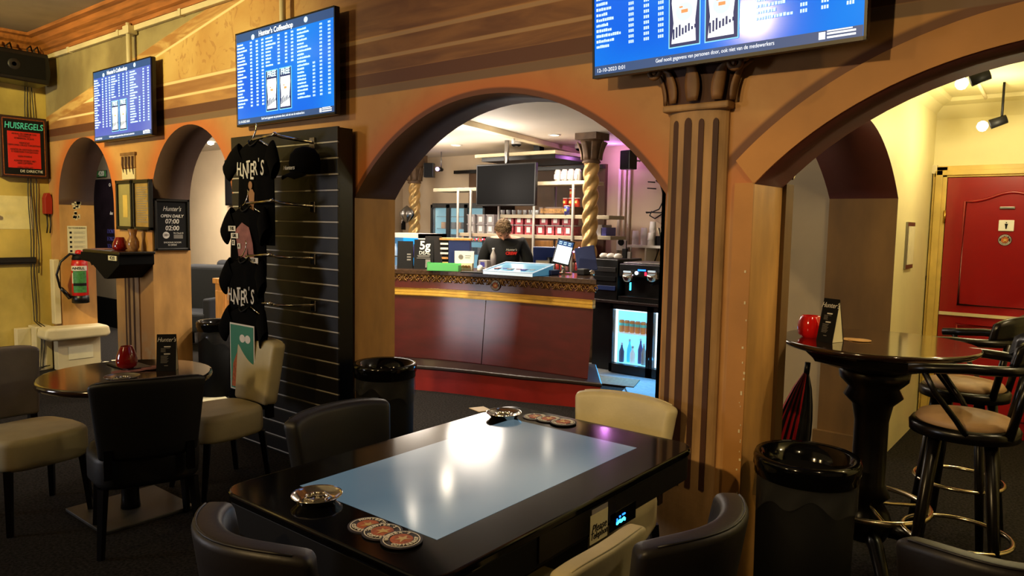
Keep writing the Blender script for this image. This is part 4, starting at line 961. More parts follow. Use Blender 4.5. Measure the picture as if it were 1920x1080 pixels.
# ---------------------------------------------------------------- things on the round table
p = PZ(238, 690, .77); candle('candle_holder', p.x, p.y, .773, .055, .12, 'red glass candle jar on the round table, with a narrow neck')
p2 = PZ(243, 688, .76)
mb = MB(); mb.box(p2.x-.02-.14, p2.x-.02+.14, p2.y-.06, p2.y+.07, .761, .772); o = mb.build('menu_tray', 'black', bevel=.003); tag(o, 'flat black tray under the candle jar on the round table', 'tray')
for k in range(3):
    q = PZ(228+k*28, 697-k*3, .762)
    mb = MB(); mb.lathe([(.052, 0), (.052, .002+.001*k)], (q.x, q.y, .7605+.0025*k), 24, smooth=False); o = mb.build('coaster', 'tee_pink'); tag(o, ['leftmost pinkish coaster on the round table behind the ashtray', 'middle pinkish coaster on the round table behind the ashtray', 'rightmost pinkish coaster on the round table by the tent card'][k], 'coaster', 'pink coasters on the round table')
def tent(loc, rz, W, H, D, label, wordmark="Hunter's"):
    t = thing('tent_card', label, 'menu card', loc, math.radians(rz))
    mb = MB()
    # front face towards local -y
    for s in (-1, 1):
        mb.add([(-W/2, s*D/2, 0), (W/2, s*D/2, 0), (W/2, 0, H), (-W/2, 0, H), (-W/2, s*(D/2-.004), 0), (W/2, s*(D/2-.004), 0), (W/2, 0, H-.004), (-W/2, 0, H-.004)], [(0, 1, 2, 3), (4, 5, 6, 7), (0, 1, 5, 4), (1, 2, 6, 5), (2, 3, 7, 6), (3, 0, 4, 7)], 0)
    mb.build('card', 'ink', t)
    mb = MB(); mb.add([(W/2-.004, -D/2+.006, 0.001), (W/2-.004, D/2-.006, .001), (W/2-.004, 0, H-.012), (W/2-.001, -D/2+.006, .001), (W/2-.001, D/2-.006, .001), (W/2-.001, 0, H-.012)], [(0, 1, 2), (3, 4, 5), (0, 1, 4, 3), (1, 2, 5, 4), (2, 0, 3, 5)]); mb.build('side_gusset', 'paper', t)
    up = Vector((0, D/2, H)).normalized(); n = Vector((0, -H, D/2)).normalized()
    Q = lambda x, h: Vector((x, -D/2, 0))+up*(h*H)+n*.0015
    text(wordmark, H*.17, Q(-.0, .86), (1, 0, 0), up, 'ink_white', t, world=False, shear=.35, sx=.8)
    def blk(x0, x1, h0, h1, m, nm):
        k = MB(); k.add([Q(x0*W, h0), Q(x1*W, h0), Q(x1*W, h1), Q(x0*W, h1)], [(0, 1, 2, 3)]); k.build(nm, m, t)
    blk(-.12, .22, .655, .685, 'ink_white', 'heading_bar'); blk(-.12, .20, .455, .485, 'ink_white', 'heading_bar')
    for k in range(5): blk(-.28, (.18 if k == 0 else -.02-.03*(k % 2)), .620-.024*k, .630-.024*k, 'ink_grey', 'text_line')
    for k in range(9): blk(-.28, .12-.04*(k % 3), .415-.024*k, .425-.024*k, 'ink_grey', 'text_line')
    blk(-.1, .1, .14, .16, 'ink_grey', 'text_line')
    return t
p = PZ(314, 693, .762); tent((p.x, p.y, .7605), 52, .10, .20, .07, 'black menu tent card standing on the round table')
# yellow papers on the floor by the first arch
for k, (u, v, m) in enumerate(((171, 676, 'frame_yellow'), (184, 677, 'frame_yellow'), (198, 679, 'paper'), (214, 676, 'paper'))):
    q = PZ(u, v, .0)
    mb = MB(); a = random.uniform(0, 1.5); s = .035; mb.prism([(q.x+s*math.cos(a+i*PI/2), q.y+s*math.sin(a+i*PI/2)) for i in range(4)], .001, .004); o = mb.build('paper_scrap', m); tag(o, ['leftmost yellow paper scrap on the carpet by the first arch', 'second yellow paper scrap on the carpet by the first arch', 'third, pale paper scrap on the carpet by the first arch', 'rightmost white paper scrap on the carpet by the first arch'][k], 'paper', 'paper scraps on the carpet')
q = PZ(390, 752, .0)
mb = MB(); mb.prism([(q.x-.2, q.y-.12), (q.x+.18, q.y-.2), (q.x+.25, q.y+.1), (q.x-.1, q.y+.2)], .001, .006); o = mb.build('newspaper', 'paper'); tag(o, 'pale crumpled newspaper on the floor behind the round table', 'newspaper')

# ---------------------------------------------------------------- bins
def bin_(loc, R, H, label):
    t = thing('waste_bin', label, 'bin', (*loc, 0), 0, 'round black waste bins')
    mb = MB(); mb.lathe([(R*.86, 0), (R*.88, .01), (R*.92, H*.90)], n=40); mb.build('body', 'matte_black', t)
    mb = MB(); mb.lathe([(R*.93, H-.09), (R*.97, H-.085), (R*.965, H-.06), (R, H-.05), (R*.99, H-.03), (R, H-.02), (R*.96, H), (R*.84, H-.006), (R*.70, H-.06), (R*.62, H-.12)], n=44, caps=False); mb.build('rim_lid', 'gloss_black', t)
    mb = MB(); mb.grid(lambda u, v: ((R*(.945+.03*math.sin(9*2*PI*u+3*v)*v+.015*v))*math.cos(2*PI*u), (R*(.945+.03*math.sin(9*2*PI*u+3*v)*v+.015*v))*math.sin(2*PI*u), H-.08-(.11+.04*math.sin(2*PI*u*2+1)+.02*math.sin(2*PI*u*7))*v), 90, 6); mb.build('bag_skirt', 'bin_bag', t)
    mb = MB(); mb.lathe([(R*.66, H-.13), (R*.6, .12)], n=24, caps=False); mb.build('inner_liner', 'black', t)
    return t
bin_((-3.40, 3.00), .195, .735, 'black waste bin standing at the left side of the bar arch')
bin_((-.86, 2.99), .205, .70, 'black waste bin with a clear bag at lower right, before the bar table')
bin_((-6.21, 3.47), .18, .68, 'tall black waste bin seen through the second arch')

# ---------------------------------------------------------------- bar table
TB = (-.79, 3.74)
t = thing('bar_table', 'high round black bar table with carved edge and metal foot ring, at right', 'table', (*TB, 0))
mb = MB(); mb.lathe([(.38, 1.045), (.41, 1.05), (.425, 1.062), (.43, 1.072), (.42, 1.08)], n=56); mb.build('tabletop', 'wood_table', t)
mb = MB(); mb.lathe([(.30, .985), (.31, 1.0), (.345, 1.03), (.35, 1.046)], n=8, smooth=False); mb.lathe([(.17, .95), (.30, .986)], n=8, smooth=False, caps=False); mb.build('apron', 'wood_black', t)
mb = MB(); mb.lathe([(.16, .96), (.15, .90), (.11, .86), (.13, .82), (.09, .78), (.075, .70), (.075, .40), (.10, .34), (.07, .31), (.10, .26), (.12, .20), (.09, .13)], n=22); mb.build('pedestal', 'wood_black', t)
for k in range(4):
    a = k*PI/2+.5; d_ = Vector((math.cos(a), math.sin(a), 0))
    mb = MB(); mb.tube([d_*.06+Vector((0, 0, .18)), d_*.18+Vector((0, 0, .15)), d_*.30+Vector((0, 0, .05)), d_*.36+Vector((0, 0, .03))], [.04, .035, .03, .028], 8); mb.build('foot', 'wood_black', t)
mb = MB(); mb.tube([(.27*math.cos(i*PI/20), .27*math.sin(i*PI/20), .30) for i in range(40)], .013, 8, closed=True); rg = mb.build('foot_ring', 'ring_metal', t)
for k in range(2):
    a = k*PI/2+.5; d_ = Vector((math.cos(a), math.sin(a), 0)); mb = MB(); mb.tube([d_*-.27+Vector((0, 0, .30)), d_*.27+Vector((0, 0, .30))], .009, 6); mb.build('spoke', 'ring_metal', rg)
def barstool(label, loc, rz, h=.79):
    t = thing('bar_stool', label, 'bar stool', (*loc, 0), math.radians(rz), 'black bentwood bar stools with round seats')
    mb = MB(); mb.lathe([(.165, h-.005), (.185, h+.012), (.17, h+.035), (.10, h+.05), (.001, h+.052)], n=36, caps=False); mb.build('seat_pad', 'stool_pad', t)
    mb = MB(); mb.lathe([(.18, h-.05), (.205, h-.045), (.208, h-.01), (.195, h+.008), (.17, h+.002)], n=36); mb.build('seat_frame', 'wood_black', t)
    for k in range(4):
        a = PI/4+k*PI/2; d_ = Vector((math.cos(a), math.sin(a), 0)); mb = MB(); mb.tube([d_*.14+Vector((0, 0, h-.04)), d_*.19+Vector((0, 0, .35)), d_*.235], [.026, .022, .018], 8); mb.build('leg', 'wood_black', t)
    mb = MB(); mb.tube([(.205*math.cos(i*PI/22), .205*math.sin(i*PI/22), .30) for i in range(44)], .0105, 8, closed=True); mb.build('foot_ring', 'ring_metal', t)
    # horseshoe arm rail, local back = -y
    def rail(a): return Vector((.245*math.cos(a), .235*math.sin(a) if math.sin(a) < 0 else .235*math.sin(a), h+.27+.0*a))
    pts = [Vector((-.25, .20, h+.25)), Vector((-.25, .10, h+.26))]+[Vector((-.25*math.cos(PI*i/12), -.24*math.sin(PI*i/12), h+.27)) for i in range(13)]+[Vector((.25, .10, h+.26)), Vector((.25, .20, h+.25))]
    mb = MB(); mb.tube(pts, .021, 8); mb.build('arm_rail', 'wood_black', t)
    mb = MB(); mb.grid(lambda u, v: (.245*math.cos(PI+PI*(.2+.6*u)), -.02-.225*abs(math.sin(PI*(.2+.6*u)))-.02*v, h+.27+.13*v*(1-.3*(2*u-1)**4)), 14, 3); q = mb.build('back_board', 'wood_black', t); q.modifiers.new('s', 'SOLIDIFY').thickness = .022
    for sx in (-1, 1):
        mb = MB(); mb.tube([(sx*.245, .15, h+.255), (sx*.25, .10, h+.16), (sx*.225, .02, h+.05), (sx*.19, -.02, h-.02)], .012, 8); mb.build('arm_support', 'wood_black', t)
        mb = MB(); mb.tube([(sx*.12, -.16, h-.02), (sx*.135, -.215, h+.27)], .017, 8); mb.build('back_post', 'wood_black', t)
    return t
mat('stool_pad', (176, 142, 104), 0.55, noise=(8, .15))
s1 = barstool('black bentwood bar stool nearest, right of the bar table, beige round seat', (-.40, 3.60), 95)
s2 = dup(s1, (-.50, 4.42, 0), math.radians(80), 'black bentwood bar stool behind the bar table in front of the red door', 'black bentwood bar stools with round seats')
s3 = dup(s1, (.12, 4.10, 0), math.radians(100), 'black bentwood bar stool cut off at the right edge of the picture', 'black bentwood bar stools with round seats')
# on the bar table
p = PZ(1518, 632, 1.08); candle('candle_holder', p.x, p.y, 1.08, .058, .105, 'bright red glass candle jar on the high bar table', fat=False, m='red_glass_bright')
p = PZ(1556, 640, 1.08); tent((p.x, p.y, 1.0802), -22, .085, .20, .085, 'black menu tent card with white side on the high bar table')
for k, (u, v) in enumerate(((1597, 637), (1612, 639))):
    q = PZ(u, v, 1.08); mb = MB(); mb.lathe([(.05, 0), (.05, .002)], (q.x, q.y, 1.0805+.0022*k), 24, smooth=False); o = mb.build('coaster', 'jamb'); tag(o, ['left beige coaster beside the tent card on the bar table', 'right beige coaster, upper one, on the bar table'][k], 'coaster', 'beige coasters on the bar table')
# umbrella leaning in the alcove
t = thing('umbrella', 'folded black and red umbrella leaning in the alcove behind the bar table', 'umbrella', (-1.20, 3.62, 0))
def fold(a0, m, nm):
    mb = MB(); mb.grid(lambda u, v: ((.012+.075*math.sin(PI*min(1, .12+u*.88))**.8*(1+.25*math.cos(6*2*PI*v)))*math.cos(a0+v*2*PI/3)+.0+.12*u, (.012+.075*math.sin(PI*min(1, .12+u*.88))**.8*(1+.25*math.cos(6*2*PI*v)))*math.sin(a0+v*2*PI/3)+.05*u, .12+.78*u), 10, 14); mb.build(nm, m, t)
fold(3.9, 'black', 'canopy_fold'); fold(3.1, 'umb_red', 'canopy_fold'); fold(3.9+2*PI/3, 'black', 'canopy_fold')
mb = MB(); mb.tube([(0, 0, 0), (.12, .05, .92)], .006, 6); mb.build('shaft', 'steel', t)
mb = MB(); mb.tube([(.12, .05, .88), (.125, .05, .95)], .014, 8); mb.build('handle', 'black', t)

# ================================================================== the bar
BF = [(-3.46, 5.50), (-3.94, 5.46), (-4.5, 5.38), (-5.1, 5.24), (-5.5, 5.06), (-5.95, 4.78), (-6.5, 4.35)]
def smoothline(P, n=6):
    out = []
    for i in range(len(P)-1):
        p0 = P[max(i-1, 0)]; p1 = P[i]; p2 = P[i+1]; p3 = P[min(i+2, len(P)-1)]
        for k in range(n):
            t = k/n; out.append(tuple(.5*((2*p1[j])+(-p0[j]+p2[j])*t+(2*p0[j]-5*p1[j]+4*p2[j]-p3[j])*t*t+(-p0[j]+3*p1[j]-3*p2[j]+p3[j])*t**3) for j in (0, 1)))
    return out+[P[-1]]
BL = smoothline(BF)
def offs(L, d):
    out = []
    for i, p in enumerate(L):
        a = L[max(i-1, 0)]; b = L[min(i+1, len(L)-1)]; t = Vector((b[0]-a[0], b[1]-a[1])).normalized(); n = Vector((t.y, -t.x)) if False else Vector((-t.y, t.x))
        if n.y > 0: n = -n
        out.append((p[0]+n.x*d, p[1]+n.y*d))
    return out
t = thing('bar_counter', 'curved mahogany bar counter with a gold strip and carved edge', 'bar counter', (-4.6, 5.6, 0))
def slab(d0, d1, z0, z1, m, nm, xr=None, bev=0.0):
    a = offs(BL, d0); b = offs(BL, d1)
    if d1 < -.3: b[0] = (b[0][0]-.44, b[0][1]); b = [p for i, p in enumerate(b) if i == 0 or p[0] < b[0][0]-.02]
    if xr is not None: a = [(max(x, x) if i else x+xr, y) for i, (x, y) in enumerate(a)]; b = [(x if i else x+xr, y) for i, (x, y) in enumerate(b)]
    mb = MB(); mb.prism(a+list(reversed(b)), z0, z1, 'z'); return mb.build(nm, m, t, world=True, bevel=bev)
def slant(zb, zt):
    A0, A1 = offs(BL, .10), offs(BL, 0.0); B = [p for i, p in enumerate(offs(BL, -.55)) if i]; B = [(BL[0][0]-.44, B[0][1])]+[p for p in B if p[0] < BL[0][0]-.46]
    bot, top = A0+list(reversed(B)), A1+list(reversed(B)); n = len(bot); mb = MB()
    mb.add([(x, y, zb) for x, y in bot]+[(x, y, zt) for x, y in top], [tuple(range(n)), tuple(reversed(range(n, 2*n)))], 0)
    k = len(A0)-1; T_ = (0, .015, .5, .985, 1)
    def fr(u, v):
        i = min(int(round(u*k)), k); j = T_[int(round(v*4))]; return (A0[i][0]*(1-j)+A1[i][0]*j, A0[i][1]*(1-j)+A1[i][1]*j, zb+(zt-zb)*j)
    mb.grid(fr, k, 4)
    mb.add([(x, y, zb) for x, y in bot]+[(x, y, zt) for x, y in top], [(i, i+n, (i+1) % n+n, (i+1) % n) for i in range(len(A0)-1, n)], 0)
    return mb
body = slant(.24, 1.08).build('body', 'mahogany', t, world=True)
slab(.035, -.62, 1.08, 1.125, 'counter_top', 'countertop', .03, .005) if 'counter_top' in M else None
mat('counter_top', (70, 50, 36), 0.15, noise=(40, .4)); slab(.035, -.62, 1.08, 1.125, 'counter_top', 'countertop', .03, .005)
slab(.040, -.01, .865, .875, 'brass', 'strip_edge'); slab(.048, -.01, .875, .90, 'goldstrip', 'gold_strip'); slab(.042, -.01, .903, .935, 'goldstrip', 'gold_strip'); slab(.048, -.01, .935, .945, 'brass', 'strip_edge')
SF_ = [(-3.29, 5.36), (-3.6, 5.27), (-3.95, 5.14), (-4.5, 5.0), (-5.02, 4.82), (-5.5, 4.58), (-6.2, 4.15)]
SL = smoothline(SF_); mb = MB(); mb.prism(SL+[(-6.4, 4.6), (-6.4, 5.2), (-5.2, 5.8), (-3.80, 6.05)], 0, .205, 'z'); mb.build('step', 'red_step', t, world=True)
SL2 = offs(SL, .018); mb = MB(); mb.prism([(SL2[0][0]+.02, SL2[0][1])]+SL2[1:]+[(-6.4, 4.6), (-6.4, 5.2), (-5.2, 5.8), (-3.78, 6.06)], .205, .243, 'z'); mb.build('step_nosing', 'step_edge', t, world=True, bevel=.012, seg=3)
# joint between the front panels
for i in (13, 26):
    x, y = offs(BL, .101)[i]; x2, y2 = offs(BL, .028)[i]; mb = MB(); mb.tube([(x, y, .25), (x2, y2, .86)], .0035, 4); mb.build('panel_joint', 'step_edge', body, world=True)
# carved trim: scrolls hung under the counter edge, each scroll a part
proto = None; L = offs(BL, .014); acc = 0; pos = []
for i in range(len(L)-1):
    a, b = Vector(L[i]), Vector(L[i+1]); d_ = (b-a).length; k = 0
    while acc < d_:
        p = a.lerp(b, acc/d_); pos.append((p.x, p.y, math.atan2((a-b).y, (a-b).x))); acc += .060
    acc -= d_
mb = MB()
pts = []
for i in range(20): a = -PI/2+i*.42; r = .030*(1-i/24); pts.append((-.012+r*math.cos(a), 0, -.034+r*math.sin(a)))
mb.tube(pts, [.0075-.0002*i for i in range(20)], 5)
mb.tube([(.028, 0, .0), (.022, 0, -.02), (.032, 0, -.045), (.012, 0, -.068)], [.006, .008, .007, .003], 5)
mb.tube([(-.03, 0, -.004), (-.01, -.004, -.006), (.03, 0, -.004)], .006, 5)
first = None
for k, (x, y, a) in enumerate(pos):
    if first is None: first = mb.build('carved_scroll', 'bronze', t); o = first
    else: o = first.copy(); COL.objects.link(o); o.parent = t
    o.location = (x+4.6, y-5.6, 1.078); o.rotation_euler = (0, 0, a); o.scale = (1 if k % 2 else -1, 1, 1.0)
p = offs(BL, .006); i_ = 17; nrm = None
q = PZ(934, 549, .99); best = min(range(len(BL)), key=lambda i: abs((BL[i][0])/(BL[i][1])-(q.x/q.y))); bp = p[best]; tn = Vector((BL[best-1][0]-BL[best+1][0], BL[best-1][1]-BL[best+1][1], 0)).normalized()
badge('round_sticker', (bp[0], bp[1]-.014, 1.01), .052, tn, (0, 0, 1), 'round club emblem in the middle of the mahogany bar front above the gold strip')

CZ = 1.125
def ontop(u, v, z=CZ): return PZ(u, v, z)
# display case
a = ontop(906, 513); b = ontop(998, 519); t = thing('display_case', 'low glass display case lit blue white, on the counter in front of the man', 'display case', ((a.x+b.x)/2, (a.y+b.y)/2+.17, CZ), math.atan2(b.y-a.y, b.x-a.x))
Wc = (b-a).length; Dc = .38; Hf, Hb = .035, .10
def wedge(x0, x1, y0, y1, z0, h0, h1):
    k = MB(); k.add([(x0, y0, z0), (x1, y0, z0), (x1, y1, z0), (x0, y1, z0), (x0, y0, h0), (x1, y0, h0), (x1, y1, h1), (x0, y1, h1)], [(0, 1, 2, 3), (4, 5, 6, 7), (0, 1, 5, 4), (1, 2, 6, 5), (2, 3, 7, 6), (3, 0, 4, 7)]); return k
wedge(-Wc/2+.004, Wc/2-.004, -Dc/2+.004, Dc/2-.004, .003, Hf-.006, Hb-.006).build('tray', 'case_lit', t)
for (x0, x1, y0, y1, z0, z1, z2, z3) in ((-Wc/2, Wc/2, -Dc/2, -Dc/2+.006, 0, Hf, 0, Hf), ):
    mb = MB(); mb.box(x0, x1, y0, y1, 0, Hf); mb.build('front_edge', 'lit_white', t)
mb = MB()
for P0, P1 in (((-Wc/2, -Dc/2, Hf), (Wc/2, -Dc/2, Hf)), ((-Wc/2, Dc/2, Hb), (Wc/2, Dc/2, Hb)), ((-Wc/2, -Dc/2, Hf), (-Wc/2, Dc/2, Hb)), ((Wc/2, -Dc/2, Hf), (Wc/2, Dc/2, Hb))): mb.tube([P0, P1], .005, 5)
mb.build('glass_edges', 'lit_white', t)
for k in range(6):
    mb = MB(); x = -Wc/2+.06+k*(Wc-.1)/6; mb.box(x, x+.05, -.10+.04*(k % 2), .10, Hf+.012, Hf+.022); mb.build('packet', ['tee_pink', 'purple_blue', 'clear_tub'][k % 3], t)
# tablet facing the camera
c = PZ(1050, 514, CZ); t = thing('tablet', 'white glowing tablet on a stand at the right end of the counter', 'tablet', (c.x, c.y+.05, CZ), math.radians(30))
R_ = Matrix.Rotation(math.radians(12), 3, 'Y') @ Matrix.Rotation(math.radians(-22), 3, 'X')
mb = MB(); mb.cbox((0, 0, .21), (.17, .012, .26), R=R_); mb.build('housing', 'black', t, bevel=.004)
mb = MB(); mb.cbox(Vector((0, 0, .21))+R_ @ Vector((0, -.0065, 0)), (.148, .002, .228), R=R_); s = mb.build('display', 'scr_white', t)
mb = MB(); mb.cbox(Vector((0, 0, .21))+R_ @ Vector((0, -.008, .088)), (.148, .001, .05), R=R_); mb.build('header', 'scr_header', s)
mb = MB(); [mb.cbox(Vector((0, 0, .21))+R_ @ Vector((-.05+.045*(k % 3), -.0088, .098-.018*(k//3))), (.03, .0006, .008), R=R_) for k in range(6)]; mb.build('text_lines', 'scr_pale', s)
mb = MB(); mb.tube([(0, .03, .12), (0, .03, .0)], .02, 10); mb.prism([(-.07, -.05), (.08, -.05), (.08, .09), (-.07, .09)], 0, .012, 'z'); mb.build('stand', 'chrome', t)
c = PZ(1078, 514, CZ); t = thing('monitor', 'tilted dark blue monitor leaning behind the white tablet', 'monitor', (c.x-.02, c.y+.22, CZ), math.radians(28))
R_ = Matrix.Rotation(math.radians(-12), 3, 'Y') @ Matrix.Rotation(math.radians(-20), 3, 'X'); mb = MB(); mb.cbox((0, 0, .14), (.20, .02, .26), R=R_); mb.build('screen_back', 'navy', t, bevel=.005); mb = MB(); mb.cbox((0, .04, .01), (.16, .14, .02)); mb.build('foot', 'black', t)
c = PZ(1000, 510, CZ); t = thing('till_monitor', 'wide dark till monitor seen from behind, between the man and the tablet', 'monitor', (c.x-.02, c.y+.30, CZ), math.radians(32))
mb = MB(); mb.cbox((0, 0, .16), (.34, .03, .19), R=Matrix.Rotation(math.radians(25), 3, 'X')); mb.build('housing', 'navy', t, bevel=.008); mb = MB(); mb.cbox((0, -.05, .255), (.33, .02, .006), R=Matrix.Rotation(math.radians(25), 3, 'X')); 
mb = MB(); mb.tube([(0, 0, 0), (0, 0, .14)], .03, 10); mb.build('foot', 'black', t)
mb = MB(); 
mb = MB(); mb.cbox((-.06, -.16, .06), (.14, .008, .11), R=Matrix.Rotation(math.radians(-15), 3, 'X')); t_ = mb.build('card_holder', 'steel', t); mb = MB(); mb.cbox((-.06, -.166, .06), (.115, .004, .085), R=Matrix.Rotation(math.radians(-15), 3, 'X')); mb.build('card', 'grey_wall', t_)
# small clutter at the right end: card reader, black pouch, pens
for k, (u, m, nm, lb, d) in enumerate(((1028, 'navy', 'card_reader', 'dark blue card reader left of the tablet stand', (.10, .14, .05)), (1088, 'leather_black', 'pouch', 'small black pouch at the right end of the counter', (.09, .10, .06)), (1104, 'chrome', 'bell', 'shiny little bell at the very right end of the counter', (.05, .05, .05)))):
    c = PZ(u, 516, CZ); mb = MB()
    if nm == 'bell': mb.lathe([(.03, 0), (.032, .012), (.028, .03), (.012, .042), (.006, .05)], (c.x, c.y+.05, CZ), 16)
    else: mb.cbox((c.x, c.y+.05, CZ+d[2]/2), d)
    o = mb.build(nm, m, bevel=.012 if nm != 'bell' else 0, seg=3); tag(o, lb, nm.replace('_', ' '))
# signs on the counter
c = PZ(782, 503, CZ)
def stand(u, v, W, H, rz, m, label, parts=None, name='counter_sign'):
    c = PZ(u, v, CZ); t = thing(name, label, 'sign', (c.x, c.y+.06, CZ), math.radians(rz))
    mb = MB(); mb.add([(-W/2, -.05, 0), (W/2, -.05, 0), (W/2, 0, H), (-W/2, 0, H), (-W/2, -.043, 0), (W/2, -.043, 0), (W/2, .006, H), (-W/2, .006, H)], [(0, 1, 2, 3), (4, 5, 6, 7), (0, 1, 5, 4), (1, 2, 6, 5), (2, 3, 7, 6), (3, 0, 4, 7)])
    mb.add([(-W/2, .05, 0), (W/2, .05, 0), (W/2, .003, H), (-W/2, .003, H)], [(0, 1, 2, 3)]); mb.build('panel', m, t)
    up = Vector((0, .05, H)).normalized(); return t, up, lambda x, h: Vector((x, -.052, 0))+up*(h*H)
t, up, Q = stand(787, 504, .20, .30, 38, 'ink', 'black 5g DEAL stand card at the left of the counter')
text("5g", .12, Q(.01, .80), (1, 0, 0), up, 'ink_white', t, world=False, bold=.003); text("DEAL", .05, Q(.01, .55), (1, 0, 0), up, 'ink_white', t, world=False)
for h, w_ in ((.45, .13), (.415, .12), (.36, .14)):
    mb = MB(); mb.add([Q(-w_/2, h), Q(w_/2, h), Q(w_/2, h+.02), Q(-w_/2, h+.02)], [(0, 1, 2, 3)]); mb.build('text_line', 'ink_grey', t)
mb = MB(); mb.add([Q(.02, .05), Q(.07, .05), Q(.07, .33), Q(.02, .33)], [(0, 1, 2, 3)]); mb.build('picture_print', 'ink_grey', t)
t, up, Q = stand(752, 503, .16, .28, 40, 'ink', 'dark stand card at the far left of the counter beside the arch edge')
for h in (.3, .4, .5): mb = MB(); mb.add([Q(.02, h), Q(.06, h), Q(.06, h+.05), Q(.02, h+.05)], [(0, 1, 2, 3)]); mb.build('text_line', 'ink_grey', t)
t, up, Q = stand(805, 500, .18, .33, 60, 'leather_brown', 'brown angled stand card between the 5g sign and the blue drawers')
# blue drawer cabinet
c = PZ(836, 500, CZ); t = thing('drawer_cabinet', 'small blue cabinet with white drawers and a wooden top on the counter', 'drawers', (c.x, c.y+.16, CZ), math.radians(38))
mb = MB(); mb.box(-.07, .16, -.13, .13, 0, .29); mb.build('body', 'navy', t, bevel=.003); mb = MB(); mb.box(-.17, .17, -.14, .14, .29, .312); mb.build('top', 'wood_light', t)
mb = MB(); mb.box(-.16, -.07, -.12, .13, 0, .29); mb.build('drawer_bay', 'ink', t)
for k in range(5): mb = MB(); mb.box(-.16, -.075, -.135, -.12, .03+k*.052, .052+k*.052); mb.build('drawer', ['frame_yellow', 'wood_light', 'white', 'white', 'white'][k], t, bevel=.002)
# green tray, white boxes, small objects
c = PZ(826, 508, CZ); t = thing('green_tray', 'light green open plastic tray on the counter', 'tray', (c.x, c.y+.05, CZ), math.radians(30))
for q in ((-.16, .16, -.06, -.055, 0, .075), (-.16, .16, .055, .06, 0, .075), (-.16, -.155, -.06, .06, 0, .085), (.155, .16, -.06, .06, 0, .06)): mb = MB(); mb.box(*q); mb.build('side', 'green_plastic', t)
mb = MB(); mb.box(-.16, .16, -.06, .06, 0, .006); mb.build('base', 'green_plastic', t)
c = PZ(863, 506, CZ)
t = thing('leaflet_box', 'white leaflet box with a printed card, centre left of the counter', 'box', (c.x, c.y+.06, CZ), math.radians(32))
mb = MB(); mb.box(-.09, .09, -.05, .05, 0, .07); mb.build('lower_box', 'paper', t, bevel=.002); mb = MB(); mb.box(-.10, .10, -.01, .02, .07, .19); s = mb.build('card', 'white', t)
mb = MB(); mb.lathe([(.025, 0), (.025, .002)], (-.035, -.011, .13), 16, R=Matrix.Rotation(PI/2, 3, 'X'), smooth=False); mb.box(.01, .07, -.0115, -.0105, .14, .146); mb.box(.01, .06, -.0115, -.0105, .12, .126); mb.build('print', 'ink_grey', s)
mb = MB(); [mb.lathe([(.014, 0), (.014, .03)], (-.06+.03*k, -.052, .035), 10, R=Matrix.Rotation(PI/2, 3, 'X')) for k in range(5)]; mb.build('round_print', 'bronze', t)
c = PZ(885, 509, CZ)
mb = MB(); mb.lathe([(.02, 0), (.03, .01), (.026, .05), (.008, .06)], (c.x, c.y+.12, CZ), 14); o = mb.build('computer_mouse', 'white'); tag(o, 'small white rounded gadget on the counter left of the man', 'gadget')
c = PZ(888, 512, CZ); mb = MB(); mb.cbox((c.x, c.y+.02, CZ+.006), (.26, .12, .012), R=Matrix.Rotation(.45, 3, 'Z')); o = mb.build('counter_mat', 'ink', bevel=.003); tag(o, 'thin black mat lying on the counter left of the glass case', 'mat')
c = PZ(892, 506, CZ); t = thing('water_bottle', 'small clear bottle with white cap standing behind the white leaflet box', 'bottle', (c.x-.02, c.y+.30, CZ)); mb = MB(); mb.lathe([(.03, 0), (.032, .14), (.012, .19), (.012, .2)], n=14); mb.build('bottle_body', 'clear_tub', t); mb = MB(); mb.lathe([(.014, .2), (.014, .22)], n=10); mb.build('cap', 'white', t)
t = thing('plastic_tub', 'small clear blue-white tub beside the clear bottle on the counter', 'tub', (c.x-.10, c.y+.26, CZ)); mb = MB(); mb.box(-.06, .06, -.04, .04, 0, .09); mb.build('tub_body', 'clear_tub', t, bevel=.006); mb = MB(); mb.box(-.03, .03, -.042, -.04, .02, .07); mb.build('label_print', 'purple_blue', t)

# ================================================================== shelving behind the bar
YSH = 7.55
t = thing('shelf_unit', 'pale metal tube shelving unit with plank shelves behind the bar', 'shelving', (-6.0, YSH, 0))
def plank(u0, v0, u1, v1, nm='shelf_board', th=.045, d=.36):
    a, b = PY(u0, v0, YSH-.18), PY(u1, v1, YSH-.18); z = (a.z+b.z)/2; mb = MB(); mb.box(a.x, b.x, YSH-.18, YSH+.18, z-th/2, z+th/2); mb.build(nm, 'shelf_wood', t, world=True, bevel=.004); return z+th/2
zA = plank(998, 345, 1102, 341); zL = plank(812, 358, 898, 353); zB = plank(934, 407, 1112, 405); zC = plank(860, 441, 1112, 445)
zR = plank(1112, 407, 1142, 408); zR2 = plank(1112, 445, 1145, 447)
for u in (858, 882, 935, 1000, 1073):
    x = PY(u, 430, YSH-.2).x; top = PY(u, 345 if u > 990 else 356, YSH-.2).z
    mb = MB(); mb.tube([(x, YSH-.2, 0), (x, YSH-.2, top)], .017, 8); mb.build('post', 'post_grey', t, world=True)
    if u > 990: mb = MB(); mb.tube([(x+.05, YSH+.19, 0), (x+.05, YSH+.19, top)], .015, 8); mb.build('post', 'post_grey', t, world=True)
def shelfthing(u, v, z, fn): c = PY(u, v, YSH-.12); return fn(c.x, YSH-.10, z)
